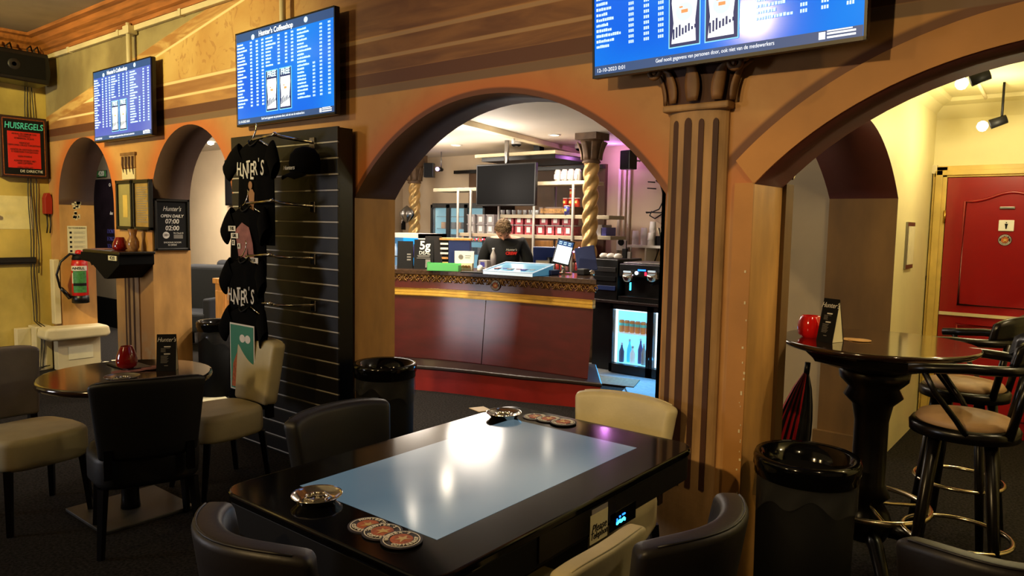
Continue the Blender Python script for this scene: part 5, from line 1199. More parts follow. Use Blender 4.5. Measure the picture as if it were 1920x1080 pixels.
# tubs with white labels
i = 0
def tub(x, y, z, w_, h_, m, label, grp):
    t = thing('storage_tub', label, 'tub', (x, y, z), 0, grp)
    mb = MB(); mb.prism([(-w_*.46, 0), (w_*.46, 0), (w_/2, h_*.92), (-w_/2, h_*.92)], -.09, .09, 'y'); mb.build('tub_body', m, t)
    mb = MB(); mb.box(-w_/2-.006, w_/2+.006, -.10, .10, h_*.90, h_); mb.build('lid', 'clear_tub', t)
    mb = MB(); mb.box(-w_*.22, w_*.22, -.096, -.091, h_*.2, h_*.75); mb.build('label', 'white', t)
H_ = .125
rowdef = [(zC, [884, 902, 920, 938, 956, 974, 992, 1014, 1032, 1050, 1066], 'lower'), (zC+H_+.002, [884, 902, 920, 956, 974, 992, 1020, 1042, 1062], 'upper')]
order = ['first', 'second', 'third', 'fourth', 'fifth', 'sixth', 'seventh', 'eighth', 'ninth', 'tenth', 'eleventh']
for z, us, nm in rowdef:
    for k, u in enumerate(us):
        x = PY(u, 430, YSH-.12).x
        tub(x, YSH-.04, z, .128, H_, 'clear_tub' if u < 925 else 'pink_tub', f'{order[k]} tub from the left in the {nm} row of labelled tubs on the long shelf', 'labelled tubs on the long shelf')
for k in range(7):
    x = PY(941+k*10.5, 400, YSH-.12).x; mb = MB(); mb.lathe([(.026, 0), (.031, .06)], (x, YSH-.10, zB), 12); o = mb.build('small_cup', 'grey_tub'); tag(o, f'{order[k]} small grey cup from the left on the shelf under the hanging screen', 'cup', 'small grey cups on the shelf')
for k in range(4):
    x = PY(1040+k*12.5, 330, YSH-.12).x; t = thing('pouch_jar', f'{order[k]} clear jar from the left on the top shelf', 'jar', (x, YSH-.05, zA), 0, 'clear jars on the top shelf')
    mb = MB(); mb.lathe([(.036, 0), (.042, .02), (.044, .12), (.03, .15)], n=14); mb.build('jar_body', 'clear_tub', t); mb = MB(); mb.box(-.022, .022, -.05, -.044, .03, .09); mb.build('label', 'white', t)
for k, (u, lv, m) in enumerate(((1052, 0, 'pringle'), (1063, 0, 'pringle'), (1064, 1, 'pringle'), (1074, 0, 'pringle'), (1066, -1, 'purple_blue'))):
    zz = zB+.10 + lv*.115 if lv >= 0 else zB
    if lv < 0: zz = zB
    x = PY(u, 380, YSH-.12).x
    if k < 4: pass
    t = thing('snack_can', ['left red snack can on the glass box', 'middle lower red snack can on the glass box', 'top red snack can, stacked on the middle one', 'right red snack can on the glass box', 'blue snack can standing on the shelf below the red cans'][k], 'can', (x, YSH-.02 if k < 4 else YSH-.15, zz if k < 4 else zB), 0, 'snack cans on the shelf')
    mb = MB(); mb.lathe([(.034, 0), (.034, .108)], n=14); mb.build('can_body', m, t); mb = MB(); mb.lathe([(.036, .102), (.036, .112)], n=14); mb.build('can_lid', 'white', t); mb = MB(); mb.cbox((0, -.0345, .06), (.03, .002, .03)); mb.build('label', 'frame_yellow', t)
x0 = PY(1008, 395, YSH-.12).x; x1 = PY(1075, 395, YSH-.12).x
mb = MB(); mb.box(x0, x1, YSH-.09, YSH+.12, zB, zB+.098); mb.box(x0+.02, x1-.02, YSH-.094, YSH-.09, zB+.02, zB+.08, 1); o = mb.build('acrylic_box', ['glass_brown', 'bronze']) if 'glass_brown' in M else None
mat('glass_brown', (70, 48, 34), 0.15); o = mb.build('acrylic_box', ['glass_brown', 'bronze']) if o is None else o; tag(o, 'long smoky clear box on the upper shelf below the red cans', 'box')
for k, u in enumerate((1126, 1134)):
    x = PY(u, 440, YSH-.12).x; mb = MB(); mb.box(x-.06, x+.02, YSH-.12, YSH+.1, zR2, zR2+.13 if k == 0 else zR2+.10); o = mb.build('storage_tub', ['clear_tub', 'purple_blue'][k], bevel=.006); tag(o, ['white tub right of the near gold column on the lower shelf', 'bluish tub at the right end of the lower shelf'][k], 'tub')
# snack bags and red light garland under the shelf
for k in range(12):
    u = 1036+(k % 6)*9; v = 482 if k < 6 else 500; p = PY(u, v, YSH-.15)
    mb = MB(); mb.grid(lambda a, b: (p.x+(a-.5)*.055, YSH-.15-.018*math.sin(PI*a)*math.sin(PI*b)**.5, p.z+(b-.5)*.10), 5, 6); mb.grid(lambda a, b: (p.x+(a-.5)*.055, YSH-.15+.01*math.sin(PI*a), p.z+(b-.5)*.10), 5, 6)
    o = mb.build('snack_bag', ['snack', 'tee_pink', 'paper', 'snack'][k % 4]); tag(o, f'{order[k % 6]} hanging snack bag from the left in the {"upper" if k < 6 else "lower"} row under the shelf', 'snack bag', 'snack bags hanging under the shelf')
def garland(pts, n, mats, label, R=.012):
    t = thing('light_garland', label, 'string lights', pts[0]); mb = MB(); mb.tube(pts, .004, 5); mb.build('wire', 'cable', t, world=True)
    for m in mats:
        k = MB()
        for i in range(n):
            if mats[i % len(mats)] != m: continue
            f = (i+.5)/n*(len(pts)-1); j = min(int(f), len(pts)-2); p = Vector(pts[j]).lerp(Vector(pts[j+1]), f-j); k.lathe([(.001, -R), (R*.8, -R*.5), (R, 0), (R*.8, R*.5), (.001, R)], p, 8, caps=False)
        k.build('tiny_bulbs', m, t, world=True)['kind'] = 'stuff'
A = PY(868, 447, YSH-.22); B = PY(912, 448, YSH-.22)
garland([tuple(A.lerp(B, i/8)+Vector((0, 0, -.02*math.sin(i*1.3)**2))) for i in range(9)], 16, ['led_red', 'lit_white', 'led_red', 'green_plastic'], 'string of red and white fairy lights under the left end of the long shelf')
A = PY(1030, 468, YSH-.22); B = PY(1094, 470, YSH-.22)
garland([tuple(A.lerp(B, i/8)+Vector((0, 0, .03*math.sin(i*2)))) for i in range(9)], 20, ['led_red', 'led_red', 'bulb_purple'], 'red and purple fairy lights around the snack bags by the gold column')
# dark back cabinets below
t = thing('back_cabinet', 'long dark low cabinet under the shelving behind the bar', 'cabinet', (-6.2, 8.2, 0))
mb = MB(); mb.box(-6.75, -4.45, 8.02, 8.42, 0, 1.15); mb.build('carcass', 'wood_black', t, world=True)
for k in range(5): mb = MB(); mb.box(-6.74+k*.45, -6.31+k*.45, 8.0, 8.02, .1, 1.1); d_ = mb.build('cabinet_door', 'leather_brown', t, world=True, bevel=.004); mb = MB(); mb.box(-6.35+k*.45, -6.33+k*.45, 7.985, 8.0, .55, .70); mb.build('handle', 'brass', d_, world=True)
mb = MB(); mb.box(-6.1, -5.3, 8.10, 8.40, 1.152, 1.38); o = mb.build('wooden_crate', 'wood_light', bevel=.005); tag(o, 'light wooden crate under the long shelf left of the snack bags', 'crate')
# brown board behind top shelf + beam
mb = MB(); mb.box(-7.65, -5.2, 8.44, 8.499, 1.15, 2.42)
mat('back_brown', (92, 66, 42), .6, noise=(3, .3)); o = mb.build('back_board', 'back_brown'); tag(o, 'brown wall board behind the shelving', 'board')
mb = MB(); mb.box(-7.9, -5.2, 8.36, 8.44, 2.36, 2.41); struct(mb.build('trim_picture_rail', 'wood_black'))
a = PY(890, 293, 7.4); b = PY(1040, 284, 7.4); mb = MB(); mb.box(-6.56, -5.25, 7.35, 8.36, 2.47, 2.51); mb.box(-6.5, -5.3, 7.42, 8.36, 2.42, 2.47, 1); mb.box(-6.0, -5.9, 7.9, 8.0, 2.51, 2.65, 1); o = mb.build('ceiling_canopy', ['cream_paint', 'wood_black']); tag(o, 'flat cream canopy panel hanging below the bar ceiling', 'canopy')
# hanging screen
a = PY(893, 309, 7.2); b = PY(1003, 386, 7.2)
t = thing('hanging_screen', 'large black switched-off screen hanging above the man', 'television', ((a.x+b.x)/2, 7.2, b.z))
mb = MB(); mb.box(a.x, b.x, 7.2, 7.25, b.z, a.z); mb.build('housing', 'black', t, world=True, bevel=.008); mb = MB(); mb.box(a.x+.02, b.x-.02, 7.197, 7.20, b.z+.02, a.z-.02); mb.build('display', 'matte_black', t, world=True)
mb = MB(); mb.tube([((a.x+b.x)/2, 7.23, a.z), ((a.x+b.x)/2, 7.23, 2.65)], .03, 10); mb.build('mount_pole', 'steel', t, world=True)
# glass door refrigerator
a = PY(806, 381, 7.75); b = PY(906, 474, 7.75)
t = thing('drinks_cooler', 'tall black glass-door cooler with pale lit inside, left of the man', 'refrigerator', ((a.x+b.x)/2, 8.0, 0)); x0, x1 = a.x, b.x; zt = a.z
mb = MB(); mb.box(x0, x1, 7.80, 8.44, .0, .10); mb.box(x0, x1, 7.80, 8.44, zt-.06, zt); mb.box(x0, x0+.03, 7.8, 8.44, .1, zt-.06); mb.box(x1-.03, x1, 7.8, 8.44, .1, zt-.06); mb.box(x0, x1, 8.40, 8.44, .1, zt-.06); mb.build('cabinet', 'black', t, world=True)
mb = MB(); mb.box(x0+.03, x1-.03, 8.37, 8.40, .1, zt-.06); mb.build('lit_back', 'cooler_in', t, world=True) if 'cooler_in' in M else None
mat('cooler_in', (150, 190, 195), .6, emit=(140, 200, 215), es=.55); mb.build('lit_back', 'cooler_in', t, world=True); mb = MB(); mb.box(x0+.03, x0+.036, 7.84, 8.37, .1, zt-.06); mb.box(x1-.036, x1-.03, 7.84, 8.37, .1, zt-.06); mb.build('side_liner', 'cooler_in', t, world=True)  # cooler lining emits, standing in for a lamp inside
nd = 3; dw = (x1-x0)/nd
for k in range(nd):
    mb = MB(); q0, q1 = x0+dw*k, x0+dw*(k+1)
    for q in ((q0, q0+.035, .1, zt-.02), (q1-.035, q1, .1, zt-.02), (q0, q1, .1, .15), (q0, q1, zt-.07, zt-.02)): mb.box(q[0], q[1], 7.765, 7.80, q[2], q[3])
    d_ = mb.build('glass_door', 'black', t, world=True); mb = MB(); mb.box(q0+.035, q1-.035, 7.78, 7.785, .15, zt-.07); mb.build('pane', 'glass', d_, world=True)
for k in range(4): mb = MB(); mb.box(x0+.03, x1-.03, 7.86, 8.36, 1.15+k*.18, 1.157+k*.18); mb.build('wire_shelf', 'steel', t, world=True)
for r in range(3):
    for k in range(9):
        x = x0+.07+k*.105; z = 1.158+r*.18; mb = MB(); mb.box(x, x+.075, 7.92, 8.0, z, z+.095); o = mb.build('drinks_carton', ['ink', 'leather_grey', 'wood_light'][(k+r) % 3], bevel=.004); tag(o, f'{order[k]} carton from the left on the {["lower", "middle", "upper"][r]} shelf in the tall cooler', 'carton', 'cartons in the tall cooler')
# small counter fridge on the left
a = PY(744, 437, 6.9); b = PY(789, 437, 6.9)
t = thing('small_fridge', 'white small fridge with blue lit glass at the far left behind the bar', 'refrigerator', ((a.x+b.x)/2, 7.1, 0)); x0, x1, zt = a.x-.35, b.x, a.z
mb = MB()
for q in ((x0, x1, zt-.06, zt), (x0, x1, 0, .7), (x0, x0+.05, .7, zt), (x1-.05, x1, .7, zt)): mb.box(q[0], q[1], 6.9, 7.4, q[2], q[3])
mb.build('cabinet', 'white', t, world=True); mb = MB(); mb.box(x0+.05, x1-.05, 7.30, 7.36, .7, zt-.06); mb.build('lit_back', 'fridge_blue', t, world=True)
for k in range(8): mb = MB(); x = x0+.09+k*.075; mb.lathe([(.022, 0), (.024, .1), (.010, .14), (.010, .17)], (x, 7.05, zt-.32), 10); o = mb.build('bottle', 'lit_white' if k % 2 else 'purple_blue'); tag(o, f'{order[k]} bottle from the left inside the small lit fridge', 'bottle', 'bottles in the small lit fridge')
mb = MB(); mb.box(x0+.05, x1-.05, 7.0, 7.3, zt-.335, zt-.32); mb.build('wire_shelf', 'steel', t, world=True)
# poster, sticker and tinsel on the pale pillar
p = PY(752, 416, 8.45); mb = MB(); mb.box(p.x-.10, p.x+.06, 8.47, 8.498, p.z-.13, p.z+.13); t = thing('small_poster', 'small black poster with white figures on the pale wall at left behind the bar', 'poster', (p.x, 8.48, p.z-.13)); mb.build('sheet', 'ink', t, world=True)
mb = MB(); [mb.box(p.x-.05+.02*k, p.x-.02+.02*k, 8.466, 8.47, p.z-.05+.03*k, p.z-.02+.03*k) for k in range(3)]; mb.build('print', 'ink_white', t, world=True)
p = PY(775, 421, 8.45); badge('round_sticker', (p.x, 8.49, p.z), .055, (1, 0, 0), (0, 0, 1), 'round club sticker on the pale wall right of the small black poster')
# spiral gold columns
def spiral(x, y, z0, z1, R, label, cut=0):
    t = thing('twisted_column', label, 'column', (x, y, 0))
    def fn(u, v):
        z = z0+(z1-z0)*u; a = 2*PI*v; tw = (z-z0)*2*PI/.50; s_ = .5+.5*math.cos(3*(a-tw)); r = R*(.74+.26*s_**.7); return (r*math.cos(a), r*math.sin(a), z)
    mb = MB(); mb.grid(fn, 150, 42); mb.build('shaft', 'goldcol', t)
    mb = MB(); mb.lathe([(R*1.0, z1-.01), (R*1.15, z1), (R*1.0, z1+.03), (R*1.05, z1+.10), (R*1.25, z1+.20), (R*1.5, z1+.26)], n=22); c = mb.build('capital', 'capital_stone', t)
    mb = MB(); mb.box(-R*1.5, R*1.5, -R*1.5, R*1.5, z1+.255, BC); mb.build('abacus', 'capital_stone', c)
    for k in range(8):
        a = k*PI/4; m2 = MB(); m2.grid(lambda u, v: ((R*(1.08+.55*u*u)+.012)*math.cos(a+(v-.5)*.6*(1-.3*u)), (R*(1.08+.7*u*u)+.012)*math.sin(a+(v-.5)*.6*(1-.3*u)), z1+.03+.20*u), 5, 4); q = m2.build('acanthus_leaf', 'capital_stone', c); q.modifiers.new('s', 'SOLIDIFY').thickness = .01
    if z0 > .1: mb = MB(); mb.lathe([(R*1.3, 0), (R*1.3, .1), (R*1.05, .16), (R*1.05, z0)], n=22); mb.build('plinth', 'capital_stone', t)
mat('capital_stone', (104, 78, 52), .6, noise=(12, .35))
xc = PY(1106, 420, 7.2); spiral(xc.x, 7.2, .9, 2.32, .095, 'twisted gold column behind the right end of the bar counter')
xc = PY(777, 385, 8.1); spiral(xc.x, 8.1, 1.3, 2.22, .095, 'twisted gold column at the far left of the bar')
p = PY(769, 402, 8.0); 
t = thing('tinsel_bundle', 'silver wrapped plastic bundle hanging at the foot of the left gold column', 'bundle', (p.x, 7.93, p.z-.14)); mb = MB()
mb.grid(lambda u, v: (.14*math.sin(PI*u)*math.cos(2*PI*v)*(1+.15*math.sin(9*v*6+u*5)), .07*math.sin(PI*u)*math.sin(2*PI*v)*(1+.2*math.sin(40*v)), .28*u), 12, 40, smooth=False); mb.build('foil', 'steel', t)
# speakers and uplights
def spk(x, y, z, rz, label, s=1.0):
    t = thing('speaker', label, 'speaker', (x, y, z), math.radians(rz)); mb = MB(); mb.box(-.085*s, .085*s, -.07*s, .07*s, 0, .24*s); mb.build('cabinet', 'black', t, bevel=.01); mb = MB(); mb.box(-.075*s, .075*s, -.075*s, -.07*s, .01, .23*s); mb.build('grille', 'dark', t)
    mb = MB(); mb.tube([(0, .07*s, .12*s), (0, .20*s, .12*s), (0, .29*s, .2*s)], .012, 6); mb.build('bracket', 'steel', t)
p = PY(1178, 318, 8.2); spk(p.x, 8.2, p.z, -15, 'small black speaker on the pink lit wall right of the gold column', 1.0)
p = PY(805, 333, 7.9); spk(p.x, 7.9, p.z, 30, 'small black speaker with a purple spotlight at the left end of the bar', .9)
p = PY(820, 317, 7.8); t = thing('spotlight', 'small purple glowing spotlight beside the left bar speaker', 'lamp', p); mb = MB(); mb.lathe([(.001, -.03), (.022, -.02), (.03, 0), (.022, .02), (.001, .03)], n=14, caps=False); mb.build('bulb', 'bulb_purple', t); mb = MB(); mb.tube([(.0, .03, 0), (0, .10, .0)], [.034, .03], 12); mb.build('housing', 'black', t)
mb = MB(); mb.tube([(0, .08, 0), (0, .08, BC-p.z)], .008, 6); mb.build('stem', 'steel', t)
# ceiling: downlights, duct, smoke detector
for k, (x, y, lb) in enumerate(((-5.05, 7.05, 'right round downlight visible in the bar ceiling'), (-6.85, 7.3, 'left round downlight visible in the bar ceiling'), (-5.13, 5.38, 'round downlight in the bar ceiling hidden above the arch'), (-7.6, 5.6, 'round downlight in the bar ceiling over the left of the bar'))):
    t = thing('downlight', lb, 'lamp', (x, y, BC-.012), 0, 'round downlights in the bar ceiling'); mb = MB(); mb.lathe([(.05, .001), (.075, .001), (.075, .011), (.05, .011)], n=28, caps=False); mb.build('trim_ring', 'white', t); mb = MB(); mb.lathe([(.052, .004), (.052, .010)], n=28, smooth=False); mb.build('lens', 'bulb', t)
for k in list(bpy.data.objects):
    if k.name.startswith('bar_spot'): k.location.z = BC-.03
a = PZ(905, 240, BC-.03); b = PZ(1092, 288, BC-.03)
t = thing('ceiling_duct', 'long cream cable duct running diagonally across the bar ceiling', 'duct', a.lerp(b, .5)); d_ = (b-a); rz = math.atan2(d_.y, d_.x); c = a.lerp(b, .5)
mb = MB(); mb.cbox((c.x, c.y, BC-.03), (d_.length+1.2, .11, .06), R=Matrix.Rotation(rz, 3, 'Z')); mb.build('duct_body', 'cream_paint', t, world=True, bevel=.006)
q = a.lerp(b, .25); mb = MB(); mb.lathe([(.02, -.06), (.02, 0)], (q.x, q.y, BC-.06), 10); mb.build('coupling', 'white', t, world=True)
p = PZ(968, 271, BC-.03); t = thing('smoke_detector', 'round smoke detector on the bar ceiling', 'smoke detector', (p.x, p.y, BC-.05)); mb = MB(); mb.lathe([(.03, 0), (.06, .012), (.065, .05)], n=24); mb.build('housing', 'white', t); mb = MB(); mb.lathe([(.045, -.004), (.062, .012), (.066, .02)], n=24, caps=False); mb.build('vent_ring', 'ink', t)
p = PZ(1096, 276, BC-.03); t = thing('dome_camera', 'small dome camera on the bar ceiling left of the gold column capital', 'camera', (p.x-.02, p.y-.1, BC-.09)); mb = MB(); mb.lathe([(.05, .03), (.055, .04), (.055, .09)], n=20); mb.build('base', 'white', t); mb = MB(); mb.lathe([(.001, 0), (.03, .008), (.045, .032)], n=20, caps=False); mb.build('dome', 'gloss_black', t)
# ---------------------------------------------------------------- right part: wall pipes, shelf with cups
YR = 8.42
for k, (u, r) in enumerate(((1158, .02), (1168, .015), (1176, .018))):
    x = PY(u, 380, YR).x; mb = MB(); mb.tube([(x, YR+.04, 1.05), (x, YR+.04, 2.35+.05*k)], r, 8); o = mb.build('wall_pipe', 'ceil_white'); tag(o, ['leftmost of three cream pipes on the bar wall right of the column', 'middle of three cream pipes on the bar wall right of the column', 'rightmost of three cream pipes on the bar wall below the speaker'][k], 'pipe', 'cream pipes on the bar wall')
p = PY(1163, 457, YR); t = thing('wall_dial', 'white plate with a round black dial on the bar wall', 'switch', (p.x, 8.45, p.z-.08)); mb = MB(); mb.box(p.x-.07, p.x+.07, 8.44, 8.498, p.z-.09, p.z+.08); mb.build('plate', 'white', t, world=True, bevel=.004); mb = MB(); mb.lathe([(.048, -.01), (.04, .012)], (p.x, 8.435, p.z+.02), 20, R=Matrix.Rotation(PI/2, 3, 'X')); mb.build('dial', 'ink', t, world=True)
a = PY(1175, 459, 8.2); b = PY(1246, 462, 8.2); zS = a.z
t = thing('wall_shelf', 'white shelf with paper cups at the right of the bar', 'shelf', ((a.x+b.x)/2, 8.35, zS-.03)); mb = MB(); mb.box(a.x, b.x+.1, 8.2, 8.498, zS-.03, zS); mb.build('board', 'white', t, world=True); mb = MB(); mb.box(a.x+.25, a.x+.27, 8.22, 8.49, zS-.3, zS-.03); mb.build('bracket', 'white', t, world=True)
for k, (u, n_) in enumerate(((1189, 5), (1205, 7), (1221, 11), (1220, 4))):
    x = PY(u, 455, 8.3).x+(0 if k < 3 else .03); y = 8.33 if k < 3 else 8.25
    t = thing('cup_stack', ['left stack of white paper cups on the wall shelf', 'middle stack of white paper cups on the wall shelf', 'tallest stack of paper cups on the wall shelf', 'short front stack of paper cups on the wall shelf'][k], 'cups', (x, y, zS), 0, 'stacks of paper cups')
    for i in range(n_): mb = MB(); mb.lathe([(.043, .0), (.044, .004), (.036, .10 if i == n_-1 else .03)], (0, 0, i*.020), 14, caps=(i == n_-1)); mb.build('paper_cup', 'white', t)
x = PY(1237, 450, 8.3).x; t = thing('cutlery_pot', 'dark pot of stirrers at the right end of the cup shelf', 'pot', (x, 8.33, zS)); mb = MB(); mb.box(-.05, .05, -.05, .05, 0, .12); mb.build('pot_body', 'ink', t)
for i in range(7): mb = MB(); a_ = i*.9; mb.tube([(0, 0, .08), (.05*math.cos(a_), .03*math.sin(a_), .22)], .008, 5); mb.build('stirrer', 'black' if i % 2 else 'paper', t)
# cables on the right jamb
t = thing('jamb_cables', 'tangle of thin dark cables and hooks by the right edge of the bar arch', 'cable', (-4.2, 8.4, 1.6))
for pts in ([(1215, 341), (1228, 342)], [(1214, 353), (1230, 354)], [(1230, 338), (1238, 345), (1243, 362), (1242, 380), (1236, 392), (1222, 398), (1212, 399)], [(1211, 398), (1240, 399), (1246, 390)], [(1222, 396), (1218, 404), (1228, 410), (1240, 402)], [(1236, 465), (1232, 478), (1226, 494)]):
    mb = MB(); mb.tube([tuple(PY(u, v, 8.40)) for u, v in pts], .009, 5); mb.build('cable', 'cable', t, world=True)
# ---------------------------------------------------------------- right counter with fridges below
FY = 6.8; FT = .80
t = thing('service_counter', 'dark counter on the right behind the bar carrying the coffee machine', 'counter', (-3.9, 7.1, 0))
mb = MB(); mb.box(-4.36, -2.92, 6.78, 7.45, FT-.03, FT); mb.build('worktop', 'step_edge', t, world=True, bevel=.004)
mb = MB(); mb.box(-4.36, -4.14, 6.9, 7.45, 0, FT-.03); mb.box(-4.36, -2.92, 7.42, 7.45, 0, FT-.03); mb.build('side_panel', 'black', t, world=True)
def under(x0, x1, label):
    t = thing('under_counter_fridge', label, 'refrigerator', ((x0+x1)/2, 7.1, 0), 0, 'lit fridges under the right counter'); z0, z1 = .02, FT-.035
    mb = MB()
    for q in ((x0, x1, z1-.05, z1), (x0, x1, z0, .11), (x0, x0+.03, z0, z1), (x1-.03, x1, z0, z1)): mb.box(q[0], q[1], 6.83, 7.40, q[2], q[3])
    mb.build('cabinet', 'black', t, world=True); mb = MB(); mb.box(x0+.03, x1-.03, 7.36, 7.39, .11, z1-.05); mb.build('lit_back', 'fridge_in', t, world=True); mb = MB(); mb.box(x0+.03, x0+.034, 6.89, 7.36, .115, z1-.05); mb.box(x1-.034, x1-.03, 6.89, 7.36, .115, z1-.05); mb.box(x0+.034, x1-.034, 6.89, 7.36, .111, .114); mb.build('side_liner', 'fridge_in', t, world=True)  # back and side liners emit in place of a lamp inside the fridge
    mb = MB(); mb.box(x0+.035, x0+.055, 6.86, 6.88, .12, z1-.06); mb.box(x0+.035, x1-.035, 6.86, 6.88, z1-.075, z1-.055); mb.box(x1-.05, x1-.035, 6.86, 6.88, .12, z1-.06); mb.build('light_strip', 'fridge_white', t, world=True)
    mb = MB()
    for q in ((x0, x0+.035, z0, z1), (x1-.035, x1, z0, z1), (x0, x1, z0, .115), (x0, x1, z1-.055, z1)): mb.box(q[0], q[1], 6.80, 6.83, q[2], q[3])
    d_ = mb.build('glass_door', 'black', t, world=True); mb = MB(); mb.box(x0+.035, x1-.035, 6.812, 6.816, .115, z1-.055); mb.build('pane', 'glass', d_, world=True)
    mb = MB(); mb.box(x0+.03, x1-.03, 6.88, 7.34, .44, .447); mb.build('wire_shelf', 'lit_white', t, world=True)
under(-4.08, -3.60, 'left lit fridge under the right counter with orange cans and bottles'); under(-3.595, -3.10, 'right lit fridge under the right counter, mostly hidden by the arch edge')
for k in range(12):
    x = (-4.02+k*.066) if k < 6 else (-3.54+(k-6)*.066); t = thing('drink_can', f'{order[k % 6]} orange can from the left in the {"left" if k < 6 else "right"} lit fridge', 'can', (x, 6.95, .448), 0, 'orange cans in the lit fridges')
    mb = MB(); mb.lathe([(.024, 0), (.029, .01), (.029, .12), (.024, .13)], n=12); mb.build('can_body', 'orange', t); mb = MB(); mb.lathe([(.0295, .07), (.0295, .10)], n=12, caps=False); mb.build('band', 'teal', t)
for k in range(9):
    x = (-4.01+k*.068) if k < 6 else (-3.54+(k-6)*.07); h_ = (.20, .24, .18, .26, .22, .25)[k % 6]; t = thing('drink_bottle', f'{order[k % 6]} bottle from the left on the floor of the {"left" if k < 6 else "right"} lit fridge', 'bottle', (x, 6.95+.05*(k % 2), .112), 0, 'bottles in the lit fridges')
    mb = MB(); mb.lathe([(.026, 0), (.028, .02), (.028, h_*.6), (.011, h_*.85), (.011, h_)], n=12); mb.build('bottle_body', ['navy', 'fridge_blue', 'lit_white', 'purple_blue', 'clear_tub', 'navy'][k % 6], t); mb = MB(); mb.lathe([(.013, h_-.01), (.013, h_+.015)], n=10); mb.build('cap', 'white', t)
# coffee machine
x0 = -4.0; x1 = -3.42; t = thing('coffee_machine', 'black coffee machine with chrome heads and blue lights on the right counter', 'coffee machine', (-3.71, 7.1, FT))
mb = MB(); mb.box(x0, x1, 6.95, 7.40, FT+.02, FT+.40); mb.box(x0, x1, 6.83, 7.40, FT+.26, FT+.40); mb.build('housing', 'black', t, world=True, bevel=.01)
mb = MB(); mb.box(x0, x1, 6.82, 6.97, FT, FT+.05); mb.build('drip_tray', 'dark', t, world=True, bevel=.004); mb = MB(); mb.box(x0+.03, x1-.03, 6.815, 6.82, FT+.045, FT+.053); mb.build('tray_edge', 'steel', t, world=True)
for u in (1178, 1224):
    p = PY(u, 519, 6.80); mb = MB(); mb.lathe([(.02, -.05), (.055, -.045), (.062, -.02), (.062, .02), (.05, .04)], (p.x, 6.80, p.z), 22, R=Matrix.Rotation(.5, 3, 'X')); h = mb.build('group_head', 'chrome', t, world=True); mb = MB(); mb.lathe([(.015, 0), (.018, .05)], (p.x, 6.80, p.z-.09), 10); mb.build('spout', 'dark', h, world=True)
    mb = MB(); mb.cbox((p.x, 6.77, p.z+.055), (.08, .02, .018)); mb.build('light', 'lit_white', h, world=True)
p = PY(1193, 512, 6.81); mb = MB(); mb.lathe([(.02, 0), (.02, .01)], (p.x, 6.82, p.z), 12, R=Matrix.Rotation(PI/2, 3, 'X')); mb.build('button_light', 'fridge_white', t, world=True)
p = PY(1202, 507, 6.81); mb = MB(); mb.box(p.x-.045, p.x+.045, 6.822, 6.829, p.z-.008, p.z+.008); mb.build('display', 'led_blue', t, world=True)
p = PY(1209, 514, 6.81); mb = MB(); mb.box(p.x-.010, p.x+.010, 6.822, 6.829, p.z-.018, p.z+.018); mb.build('red_digits', 'led_red', t, world=True)
p = PY(1170, 535, 6.81); mb = MB(); mb.box(p.x-.008, p.x+.008, 6.942, 6.949, p.z-.06, p.z+.06); mb.build('blue_strip', 'led_cyan', t, world=True)
mb = MB(); mb.box(x0+.02, x1-.02, 6.88, 7.36, FT+.40, FT+.415); o = mb.build('cup_tray', 'steel', bevel=.003); tag(o, 'flat steel tray on top of the coffee machine', 'tray')
# tall black grinder and white sacks, walkie-talkies
t = thing('coffee_grinder', 'tall black hot-drinks unit left of the coffee machine', 'machine', (-4.20, 7.1, FT)); mb = MB(); mb.box(-4.34, -4.03, 6.85, 7.38, FT, FT+.44); mb.build('housing', 'black', t, world=True, bevel=.01)
for k, z in enumerate((.10, .20, .30)): mb = MB(); mb.box(-4.32, -4.05, 6.835, 6.85, FT+z, FT+z+.05); mb.build('front_drawer', ['navy', 'dark', 'leather_brown'][k], t, world=True, bevel=.003)
for k in range(3):
    mb = MB(); x = -4.27+k*.09; mb.lathe([(.001, -.0), (.05, .01), (.055, .03), (.035, .055), (.001, .062)], (x, 6.95, FT+.44), 14, caps=False, sx=.85, sy=1.1); o = mb.build('white_sack', 'sack'); tag(o, ['left white bundle on top of the tall black unit', 'middle white bundle on top of the tall black unit', 'right white bundle on top of the tall black unit'][k], 'cloth', 'white bundles on the black unit')
for k, (u, v) in enumerate(((1178, 487), (1187, 489))):
    p = PY(u, v, 7.30); mb = MB(); t = thing('walkie_talkie', ['left black walkie-talkie with aerial on the right counter back', 'right, paler walkie-talkie on the right counter back'][k], 'radio', (p.x, 7.22, FT+.415), 0, 'two walkie-talkies'); s_ = 1-.25*k
    mb.box(-.028*s_, .028*s_, -.02, .02, 0, .13*s_); mb.build('handset', 'ink' if k == 0 else 'leather_grey', t, bevel=.005); mb = MB(); mb.tube([(.015*s_, 0, .12*s_), (.017*s_, 0, .22*s_)], .006, 6); mb.build('aerial', 'ink' if k == 0 else 'leather_grey', t)
# mats and string on the blue lit floor
a = PZ(1130, 712, 0.013)
mb = MB(); mb.prism([(a.x-.35, a.y-.30), (a.x+.42, a.y-.10), (a.x+.30, a.y+.24), (a.x-.40, a.y+.08)], .0125, .02); o = mb.build('door_mat', 'rug_brown'); tag(o, 'small beige mat on the blue lit floor by the bar step', 'mat')
t = thing('floor_cord', 'tangled dark cord and a small plate on the blue lit floor', 'cord', tuple(PZ(1190, 738, .013))); mb = MB(); mb.tube([tuple(PZ(u, v, .018)) for u, v in ((1172, 728), (1176, 735), (1184, 738), (1190, 744), (1203, 748), (1206, 742), (1192, 739), (1184, 740), (1218, 745))], .006, 5); mb.build('cord', 'cable', t, world=True)
mb = MB(); a = PZ(1195, 743, .02); mb.prism([(a.x-.07, a.y-.02), (a.x+.05, a.y-.05), (a.x+.07, a.y+.02), (a.x-.04, a.y+.05)], .014, .022); mb.build('plate', 'clear_tub', t, world=True)

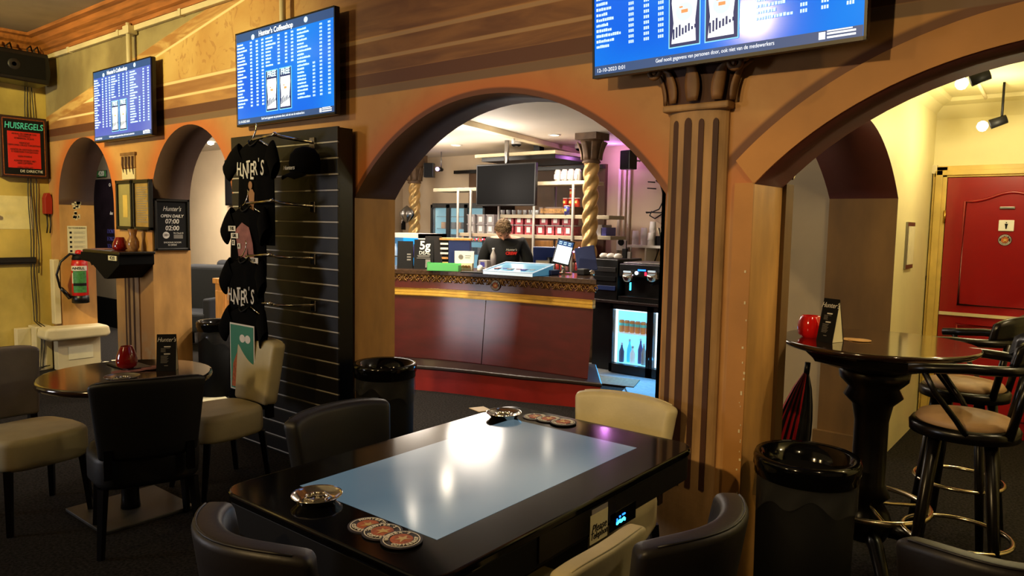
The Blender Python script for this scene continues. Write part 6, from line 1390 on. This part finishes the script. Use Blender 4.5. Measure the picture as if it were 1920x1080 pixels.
# ================================================================== lounge seen through the left arches
p0 = PX(425, 290, -10.0); 
a = PY(417, 300, 5.9); b = PY(470, 385, 5.9); t = thing('wall_screen', 'dark switched-off wall screen in the lounge seen through the second arch', 'television', ((a.x+b.x)/2, 5.95, b.z)); mb = MB(); mb.box(a.x, b.x, 5.93, 5.998, b.z, a.z); mb.build('housing', 'black', t, world=True, bevel=.006); mb = MB(); mb.box(a.x+.03, b.x-.03, 5.926, 5.93, b.z+.03, a.z-.03); mb.build('display', 'dark', t, world=True)
p = PY(395, 268, 5.3); t = thing('lounge_spotlight', 'bright white spotlight near the lounge ceiling seen through the second arch', 'lamp', (p.x, 5.3, p.z)); mb = MB(); mb.lathe([(.001, -.03), (.035, -.02), (.045, 0), (.03, .02), (.001, .03)], n=16, caps=False); mb.build('bulb', 'bulb', t); mb = MB(); mb.lathe([(.05, .02), (.05, .07), (.01, .08)], n=14); mb.tube([(0, 0, .06), (0, 0, BC-p.z)], .01, 6); mb.build('housing', 'white', t)
# armchair + table + balustrade
def armchair(u, v, Y, label, m='leather_slate'):
    p = PY(u, v, Y); t = thing('lounge_chair', label, 'chair', (p.x, Y, 0), math.radians(25), 'slate lounge chairs'); mb = MB(); mb.box(-.30, .30, -.28, .28, .22, .46); mb.build('seat', m, t, bevel=.04, seg=3)
    mb = MB(); mb.box(-.30, .30, .18, .34, .40, 1.02); mb.build('backrest', m, t, bevel=.06, seg=4)
    for sx in (-1, 1):
        mb = MB(); mb.box(sx*.30-.05, sx*.30+.05, -.26, .30, .22, .64); mb.build('arm', m, t, bevel=.03, seg=3)
        for sy in (-1, 1): mb = MB(); mb.tube([(sx*.25, sy*.22, .23), (sx*.26, sy*.24, 0)], .02, 6); mb.build('leg', 'wood_black', t)
mat('leather_slate', (44, 46, 52), .7, spec=.2)
armchair(370, 520, 4.62, 'slate grey high-backed lounge chair beyond the second arch')
armchair(424, 545, 5.40, 'second slate lounge chair further right, half hidden behind the shirts')
t = thing('lounge_table', 'dark lounge table beside the slate chairs', 'table', (-8.30, 5.30, 0)); mb = MB(); mb.box(-.3, .3, -.25, .25, .70, .74); mb.build('tabletop', 'dark', t, bevel=.005); mb = MB(); mb.box(-.06, .06, -.06, .06, .03, .70); mb.box(-.22, .22, -.2, .2, 0, .03); mb.build('pedestal', 'wood_black', t)
a = PZ(423, 670, .0); t = thing('balustrade', 'light pine balustrade post and rail in the lounge left of the shirts', 'railing', (a.x, a.y, 0)); mb = MB(); mb.box(-.10, .12, -.06, .06, 0, .86); mb.build('newel_post', 'wood_light', t, bevel=.01); mb = MB(); mb.box(-.12, .14, -.08, .08, .86, .92); mb.box(-.08, .10, -.07, -.06, .1, .78); mb.build('post_cap', 'wood_light', t, bevel=.008)
mb = MB(); mb.box(.1, .9, -.03, .03, .78, .84); mb.box(.1, .9, -.03, .03, .08, .14); mb.build('rail', 'wood_light', t, bevel=.006)
for k in range(5): mb = MB(); mb.box(.2+k*.14, .24+k*.14, -.02, .02, .14, .78); mb.build('baluster', 'wood_light', t)
# poster and 420 plate seen through the first arch
Yp = 4.6
a = PY(177, 337, Yp); b = PY(214, 337, Yp); zb = PY(195, 470, Yp).z
mat('poster_dark', (34, 24, 34), .4, noise=(6, .4))
mb = MB(); mb.box(a.x-1.4, b.x+.3, Yp+.02, Yp+.12, 0, BC); o = struct(mb.build('wall_lounge_pier', 'grey_wall'))
t = thing('dark_poster', 'tall dark poster with faint purple lettering seen through the first arch', 'poster', ((a.x+b.x)/2, Yp, zb)); mb = MB(); mb.box(a.x-.1, b.x+.1, Yp, Yp+.02, zb, a.z); s = mb.build('sheet', 'poster_dark', t, world=True)
for k, st in enumerate(("DON'T", "FORGET", "TO CHILL")): q = PY(203, 434+k*14, Yp); text(st, .085, (q.x-.03, Yp-.002, q.z), (1, 0, 0), (0, 0, 1), 'purple_blue', s, align='LEFT')
q = PY(206, 347, Yp); text("O", .07, (q.x, Yp-.002, q.z), (1, 0, 0), (0, 0, 1), 'ink_white', s); q = PY(209, 400, Yp); text("dev", .07, (q.x, Yp-.002, q.z), (1, 0, 0), (0, 0, 1), 'ink_white', s)
q = PY(190, 326, Yp); t = thing('number_sign', 'small green and white 420 sign seen through the first arch', 'sign', (q.x, Yp, q.z-.05)); mb = MB(); mb.cbox((q.x, Yp+.01, q.z), (.32, .02, .10)); s = mb.build('plate', 'ink', t, world=True, bevel=.01); mb = MB(); mb.cbox((q.x, Yp-.001, q.z), (.30, .004, .085)); s2 = mb.build('green_field', 'umb_green', s, world=True); text("420", .10, (q.x, Yp-.0045, q.z), (1, 0, 0), (0, 0, 1), 'ink_white', t, sx=1.3, bold=.002)
mb = MB(); mb.box(a.x-1.4, b.x+.3, Yp-.005, Yp+.02, 0, .42); struct(mb.build('baseboard_pier_lounge', 'dark'))

# ================================================================== the man behind the bar
def skin_mesh(chains, sub=2):
    """chains: list of lists of (x,y,z,r); coincident points are shared. returns vertices, faces"""
    V = []; R = []; E = []; key = {}
    for ch in chains:
        prev = None
        for p in ch:
            k = tuple(round(c, 4) for c in p[:3])
            if k not in key: key[k] = len(V); V.append(p[:3]); R.append(p[3])
            i = key[k]
            if prev is not None and prev != i: E.append((prev, i))
            prev = i
    me = bpy.data.meshes.new('sk'); me.from_pydata(V, E, []); o = bpy.data.objects.new('sk', me); COL.objects.link(o)
    m = o.modifiers.new('skin', 'SKIN'); m.use_smooth_shade = True
    for i, r in enumerate(R): me.skin_vertices[0].data[i].radius = (r, r)
    me.skin_vertices[0].data[0].use_root = True
    s = o.modifiers.new('sub', 'SUBSURF'); s.levels = sub; s.render_levels = sub
    dg = bpy.context.evaluated_depsgraph_get(); e = o.evaluated_get(dg); m2 = e.to_mesh()
    vs = [v.co.copy() for v in m2.vertices]; fs = [tuple(p.vertices) for p in m2.polygons]; e.to_mesh_clear()
    bpy.data.objects.remove(o); bpy.data.meshes.remove(me); return vs, fs
man = thing('person', 'man in black sweatshirt with small red and white chest print, head bowed over the counter', 'person', (-5.08, 6.22, 0), math.radians(30))
dz = .0
def Z(L): return [(x, y, z+dz if z > .3 else z, r) for x, y, z, r in L]
def torso(g): return [Z([(0, .02, .96, .135+g), (0, .03, 1.10, .135+g), (0, .0, 1.26, .155+g), (0, -.03, 1.37, .125+g)])]
arms = {}
for s in (-1, 1):
    arms[s] = [(0, -.03, 1.37, .125), (s*.17, -.02, 1.385, .075), (s*.235, -.01, 1.27, .056), (s*.265, .0, 1.13, .047), (s*.22, -.16, 1.115, .040), (s*.16, -.30, 1.12, .030)]
legs = {s: [(0, .02, .96, .135), (s*.10, .02, .86, .095), (s*.11, .0, .50, .062), (s*.115, .03, .11, .045), (s*.125, -.05, .05, .042), (s*.13, -.14, .035, .032)] for s in (-1, 1)}
neck = Z([(0, -.03, 1.37, .125), (0, -.055, 1.455, .058), (0, -.12, 1.50, .054)])
chains = torso(0)+[neck]+[Z(arms[s]) for s in (-1, 1)]+[Z(legs[s]) for s in (-1, 1)]
bv, bf = skin_mesh(chains)
mb = MB(); mb.add(bv, bf, 0, True)
for s in (-1, 1):
    w_ = Vector((s*.16, -.30, 1.12+dz)); d_ = Vector((-s*.35, -.9, -.12)).normalized(); n = Vector((0, 0, 1)); si = d_.cross(n).normalized()
    palm = w_+d_*.05
    hv, hf = skin_mesh([[(*w_, .026), (*(w_+d_*.035), .030), (*(w_+d_*.075), .032)]], 1); mb.add(hv, hf, 0, True)
    for k, (o_, L) in enumerate(((-.028, .062), (-.010, .075), (.009, .07), (.027, .055))):
        a = w_+d_*.075+si*o_; fv, ff = skin_mesh([[(*a, .0095), (*(a+d_*L*.5+n*-.004), .0085), (*(a+d_*L*.8-n*.018), .0078), (*(a+d_*L-n*.034), .007)]], 1); mb.add(fv, ff, 0, True)
    a = w_+d_*.03+si*(-s*.026); fv, ff = skin_mesh([[(*a, .012), (*(a+si*(-s*.028)+d_*.025), .0105), (*(a+si*(-s*.034)+d_*.055-n*.01), .009)]], 1); mb.add(fv, ff, 0, True)
# head, built upright about its centre then bowed
HR = Matrix.Rotation(math.radians(18), 3, 'Z') @ Matrix.Rotation(math.radians(60), 3, 'X'); HC = Vector((.0, -.20, 1.545+dz))
def headp(a, b, rx=.079, ry=.098, rz=.122, hair=False):
    x = rx*math.cos(b)*math.sin(a); y = -ry*math.cos(b)*math.cos(a); z = rz*math.sin(b)
    if not hair:
        if z < 0: x *= 1-.34*(z/rz)**2; y = y*(1-.10*(z/rz)**2)-(.012*(-z/rz) if y < 0 else -.018*(-z/rz))
        f = math.exp(-(x/.016)**2)*math.exp(-((z+.022)/.022)**2) if y < 0 else 0; y -= .024*f+.010*(math.exp(-(x/.012)**2)*math.exp(-((z)/.02)**2) if y < 0 else 0)
        for sx in (-1, 1): y += .013*math.exp(-((x-sx*.031)/.015)**2-((z-.004)/.012)**2) if y < 0 else 0
        if y < 0: y -= .006*math.exp(-(x/.024)**2-((z+.062)/.008)**2)-.005*math.exp(-(x/.022)**2-((z+.069)/.004)**2); y -= .009*math.exp(-(x/.022)**2-((z+.10)/.014)**2)
        if y < 0: y -= .006*math.exp(-(abs(x)-.03)**2/.0004-((z-.022)/.008)**2)
    return Vector((x, y, z))
hv = []; NU, NV = 56, 40
for i in range(NV+1):
    for j in range(NU): hv.append(HR @ headp(2*PI*j/NU, -PI/2+PI*i/NV)+HC)
mb.add(hv, [(i*NU+j, i*NU+(j+1) % NU, (i+1)*NU+(j+1) % NU, (i+1)*NU+j) for i in range(NV) for j in range(NU)], 0, True)
for s in (-1, 1):
    mb.lathe([(.001, -.004), (.018, -.006), (.022, .0), (.017, .006), (.010, .002), (.001, .001)], HR @ Vector((s*.080, .012, -.008))+HC, 14, 0, True, R=HR @ Matrix.Rotation(s*PI/2*.9, 3, 'Y'), sy=1.0, sx=1.5, caps=False)
mb.build('body', 'skin', man)
mb = MB()
for s in (-1, 1): mb.lathe([(.001, -.011), (.008, -.008), (.011, 0), (.008, .008), (.001, .011)], HR @ Vector((s*.031, -.078, .003))+HC, 12, caps=False)
mb.build('eyes', 'ink', man)
mb = MB(); mb.tube([tuple(HR @ headp(a, -.60)+HC+HR @ Vector((0, -.002, 0))) for a in (-.28, -.14, 0, .14, .28)], .0035, 6); mb.build('mouth', 'tee_pink', man)
for s in (-1, 1): mb = MB(); mb.tube([tuple(HR @ Vector((s*q, -.096+abs(q-.03)*.5, .024+(.004 if q == .032 else 0)))+HC) for q in (.016, .032, .048)], .0035, 6); mb.build('eyebrow', 'hair', man)
# hair shell with short tousled strands
rnd = random.Random(5); mb = MB(); HV = []; nu, nv = 60, 22
def hl(a):   # lower hairline latitude by longitude: fringe in front, low at the back
    f = (1+math.cos(a))/2; return .62*f**1.5-.55*(1-f)+.10*math.sin(7*a)*f
for i in range(nv+1):
    for j in range(nu):
        a = 2*PI*j/nu; b0 = hl(a); b = b0+(PI/2-b0)*i/nv; q = headp(a, b, .088, .107, .134, True); q *= 1+.025*math.sin(17*a+9*b)*math.cos(b)+.012*rnd.uniform(-1, 1)
        if i == 0: q = headp(a, b, .080, .099, .123, True)
        HV.append(HR @ q+HC)
mb.add(HV, [(i*nu+j, i*nu+(j+1) % nu, (i+1)*nu+(j+1) % nu, (i+1)*nu+j) for i in range(nv) for j in range(nu)], 0, True)
for k in range(160):
    a = rnd.uniform(-PI, PI); b = rnd.uniform(hl(a)+.05, 1.45); p = headp(a, b, .089, .108, .135, True); d_ = headp(a+rnd.uniform(-.1, .1), b-.32, .093, .113, .138, True)
    mb.tube([HR @ p+HC, HR @ ((p+d_)/2*1.02)+HC, HR @ d_+HC], [.0045, .004, .001], 4)
mb.build('hair', 'hair', man)
# sweatshirt and trousers
g = .016
sv, sf = skin_mesh([Z([(0, .02, .90, .150), (0, .03, 1.10, .155), (0, .0, 1.26, .172), (0, -.03, 1.37, .142)])]+[Z([(0, -.03, 1.37, .142)]+[(x, y, z, r+g) for x, y, z, r in arms[s][1:]][:-1]+[(s*.17, -.275, 1.12, .042)]) for s in (-1, 1)]+[Z([(0, -.03, 1.37, .142), (0, -.052, 1.435, .074)])])
mb = MB(); mb.add(sv, sf, 0, True); sw = mb.build('sweatshirt', 'sweatshirt', man)
tv_, tf = skin_mesh([Z([(0, .02, .96, .146), (s*.10, .02, .86, .108), (s*.11, .0, .50, .080)])+[(s*.115, .03, .10, .066)] for s in (-1, 1)])
mb = MB(); mb.add(tv_, tf, 0, True); mb.build('trousers', 'denim', man)
for s in (-1, 1): mb = MB(); mb.cbox((s*.125, -.05, .045), (.10, .27, .09)); mb.build('shoe', 'black', man, bevel=.03, seg=3)
# chest print: small white script above red CREW lettering, laid on the front of the sweatshirt
fx, fz = .085, 1.30+dz
cand = [v for v in sv if abs(v.x-fx) < .05 and abs(v.z-fz) < .05]; yf = min(v.y for v in cand)-.012
up_ = Vector((0, .0, 1)); text("Hunter's", .034, (fx, yf, fz+.024), (1, .25, 0), up_, 'ink_white', sw, world=False, shear=.3); text("CREW", .042, (fx, yf, fz-.015), (1, .25, 0), up_, 'sign_red', sw, world=False, bold=.003)
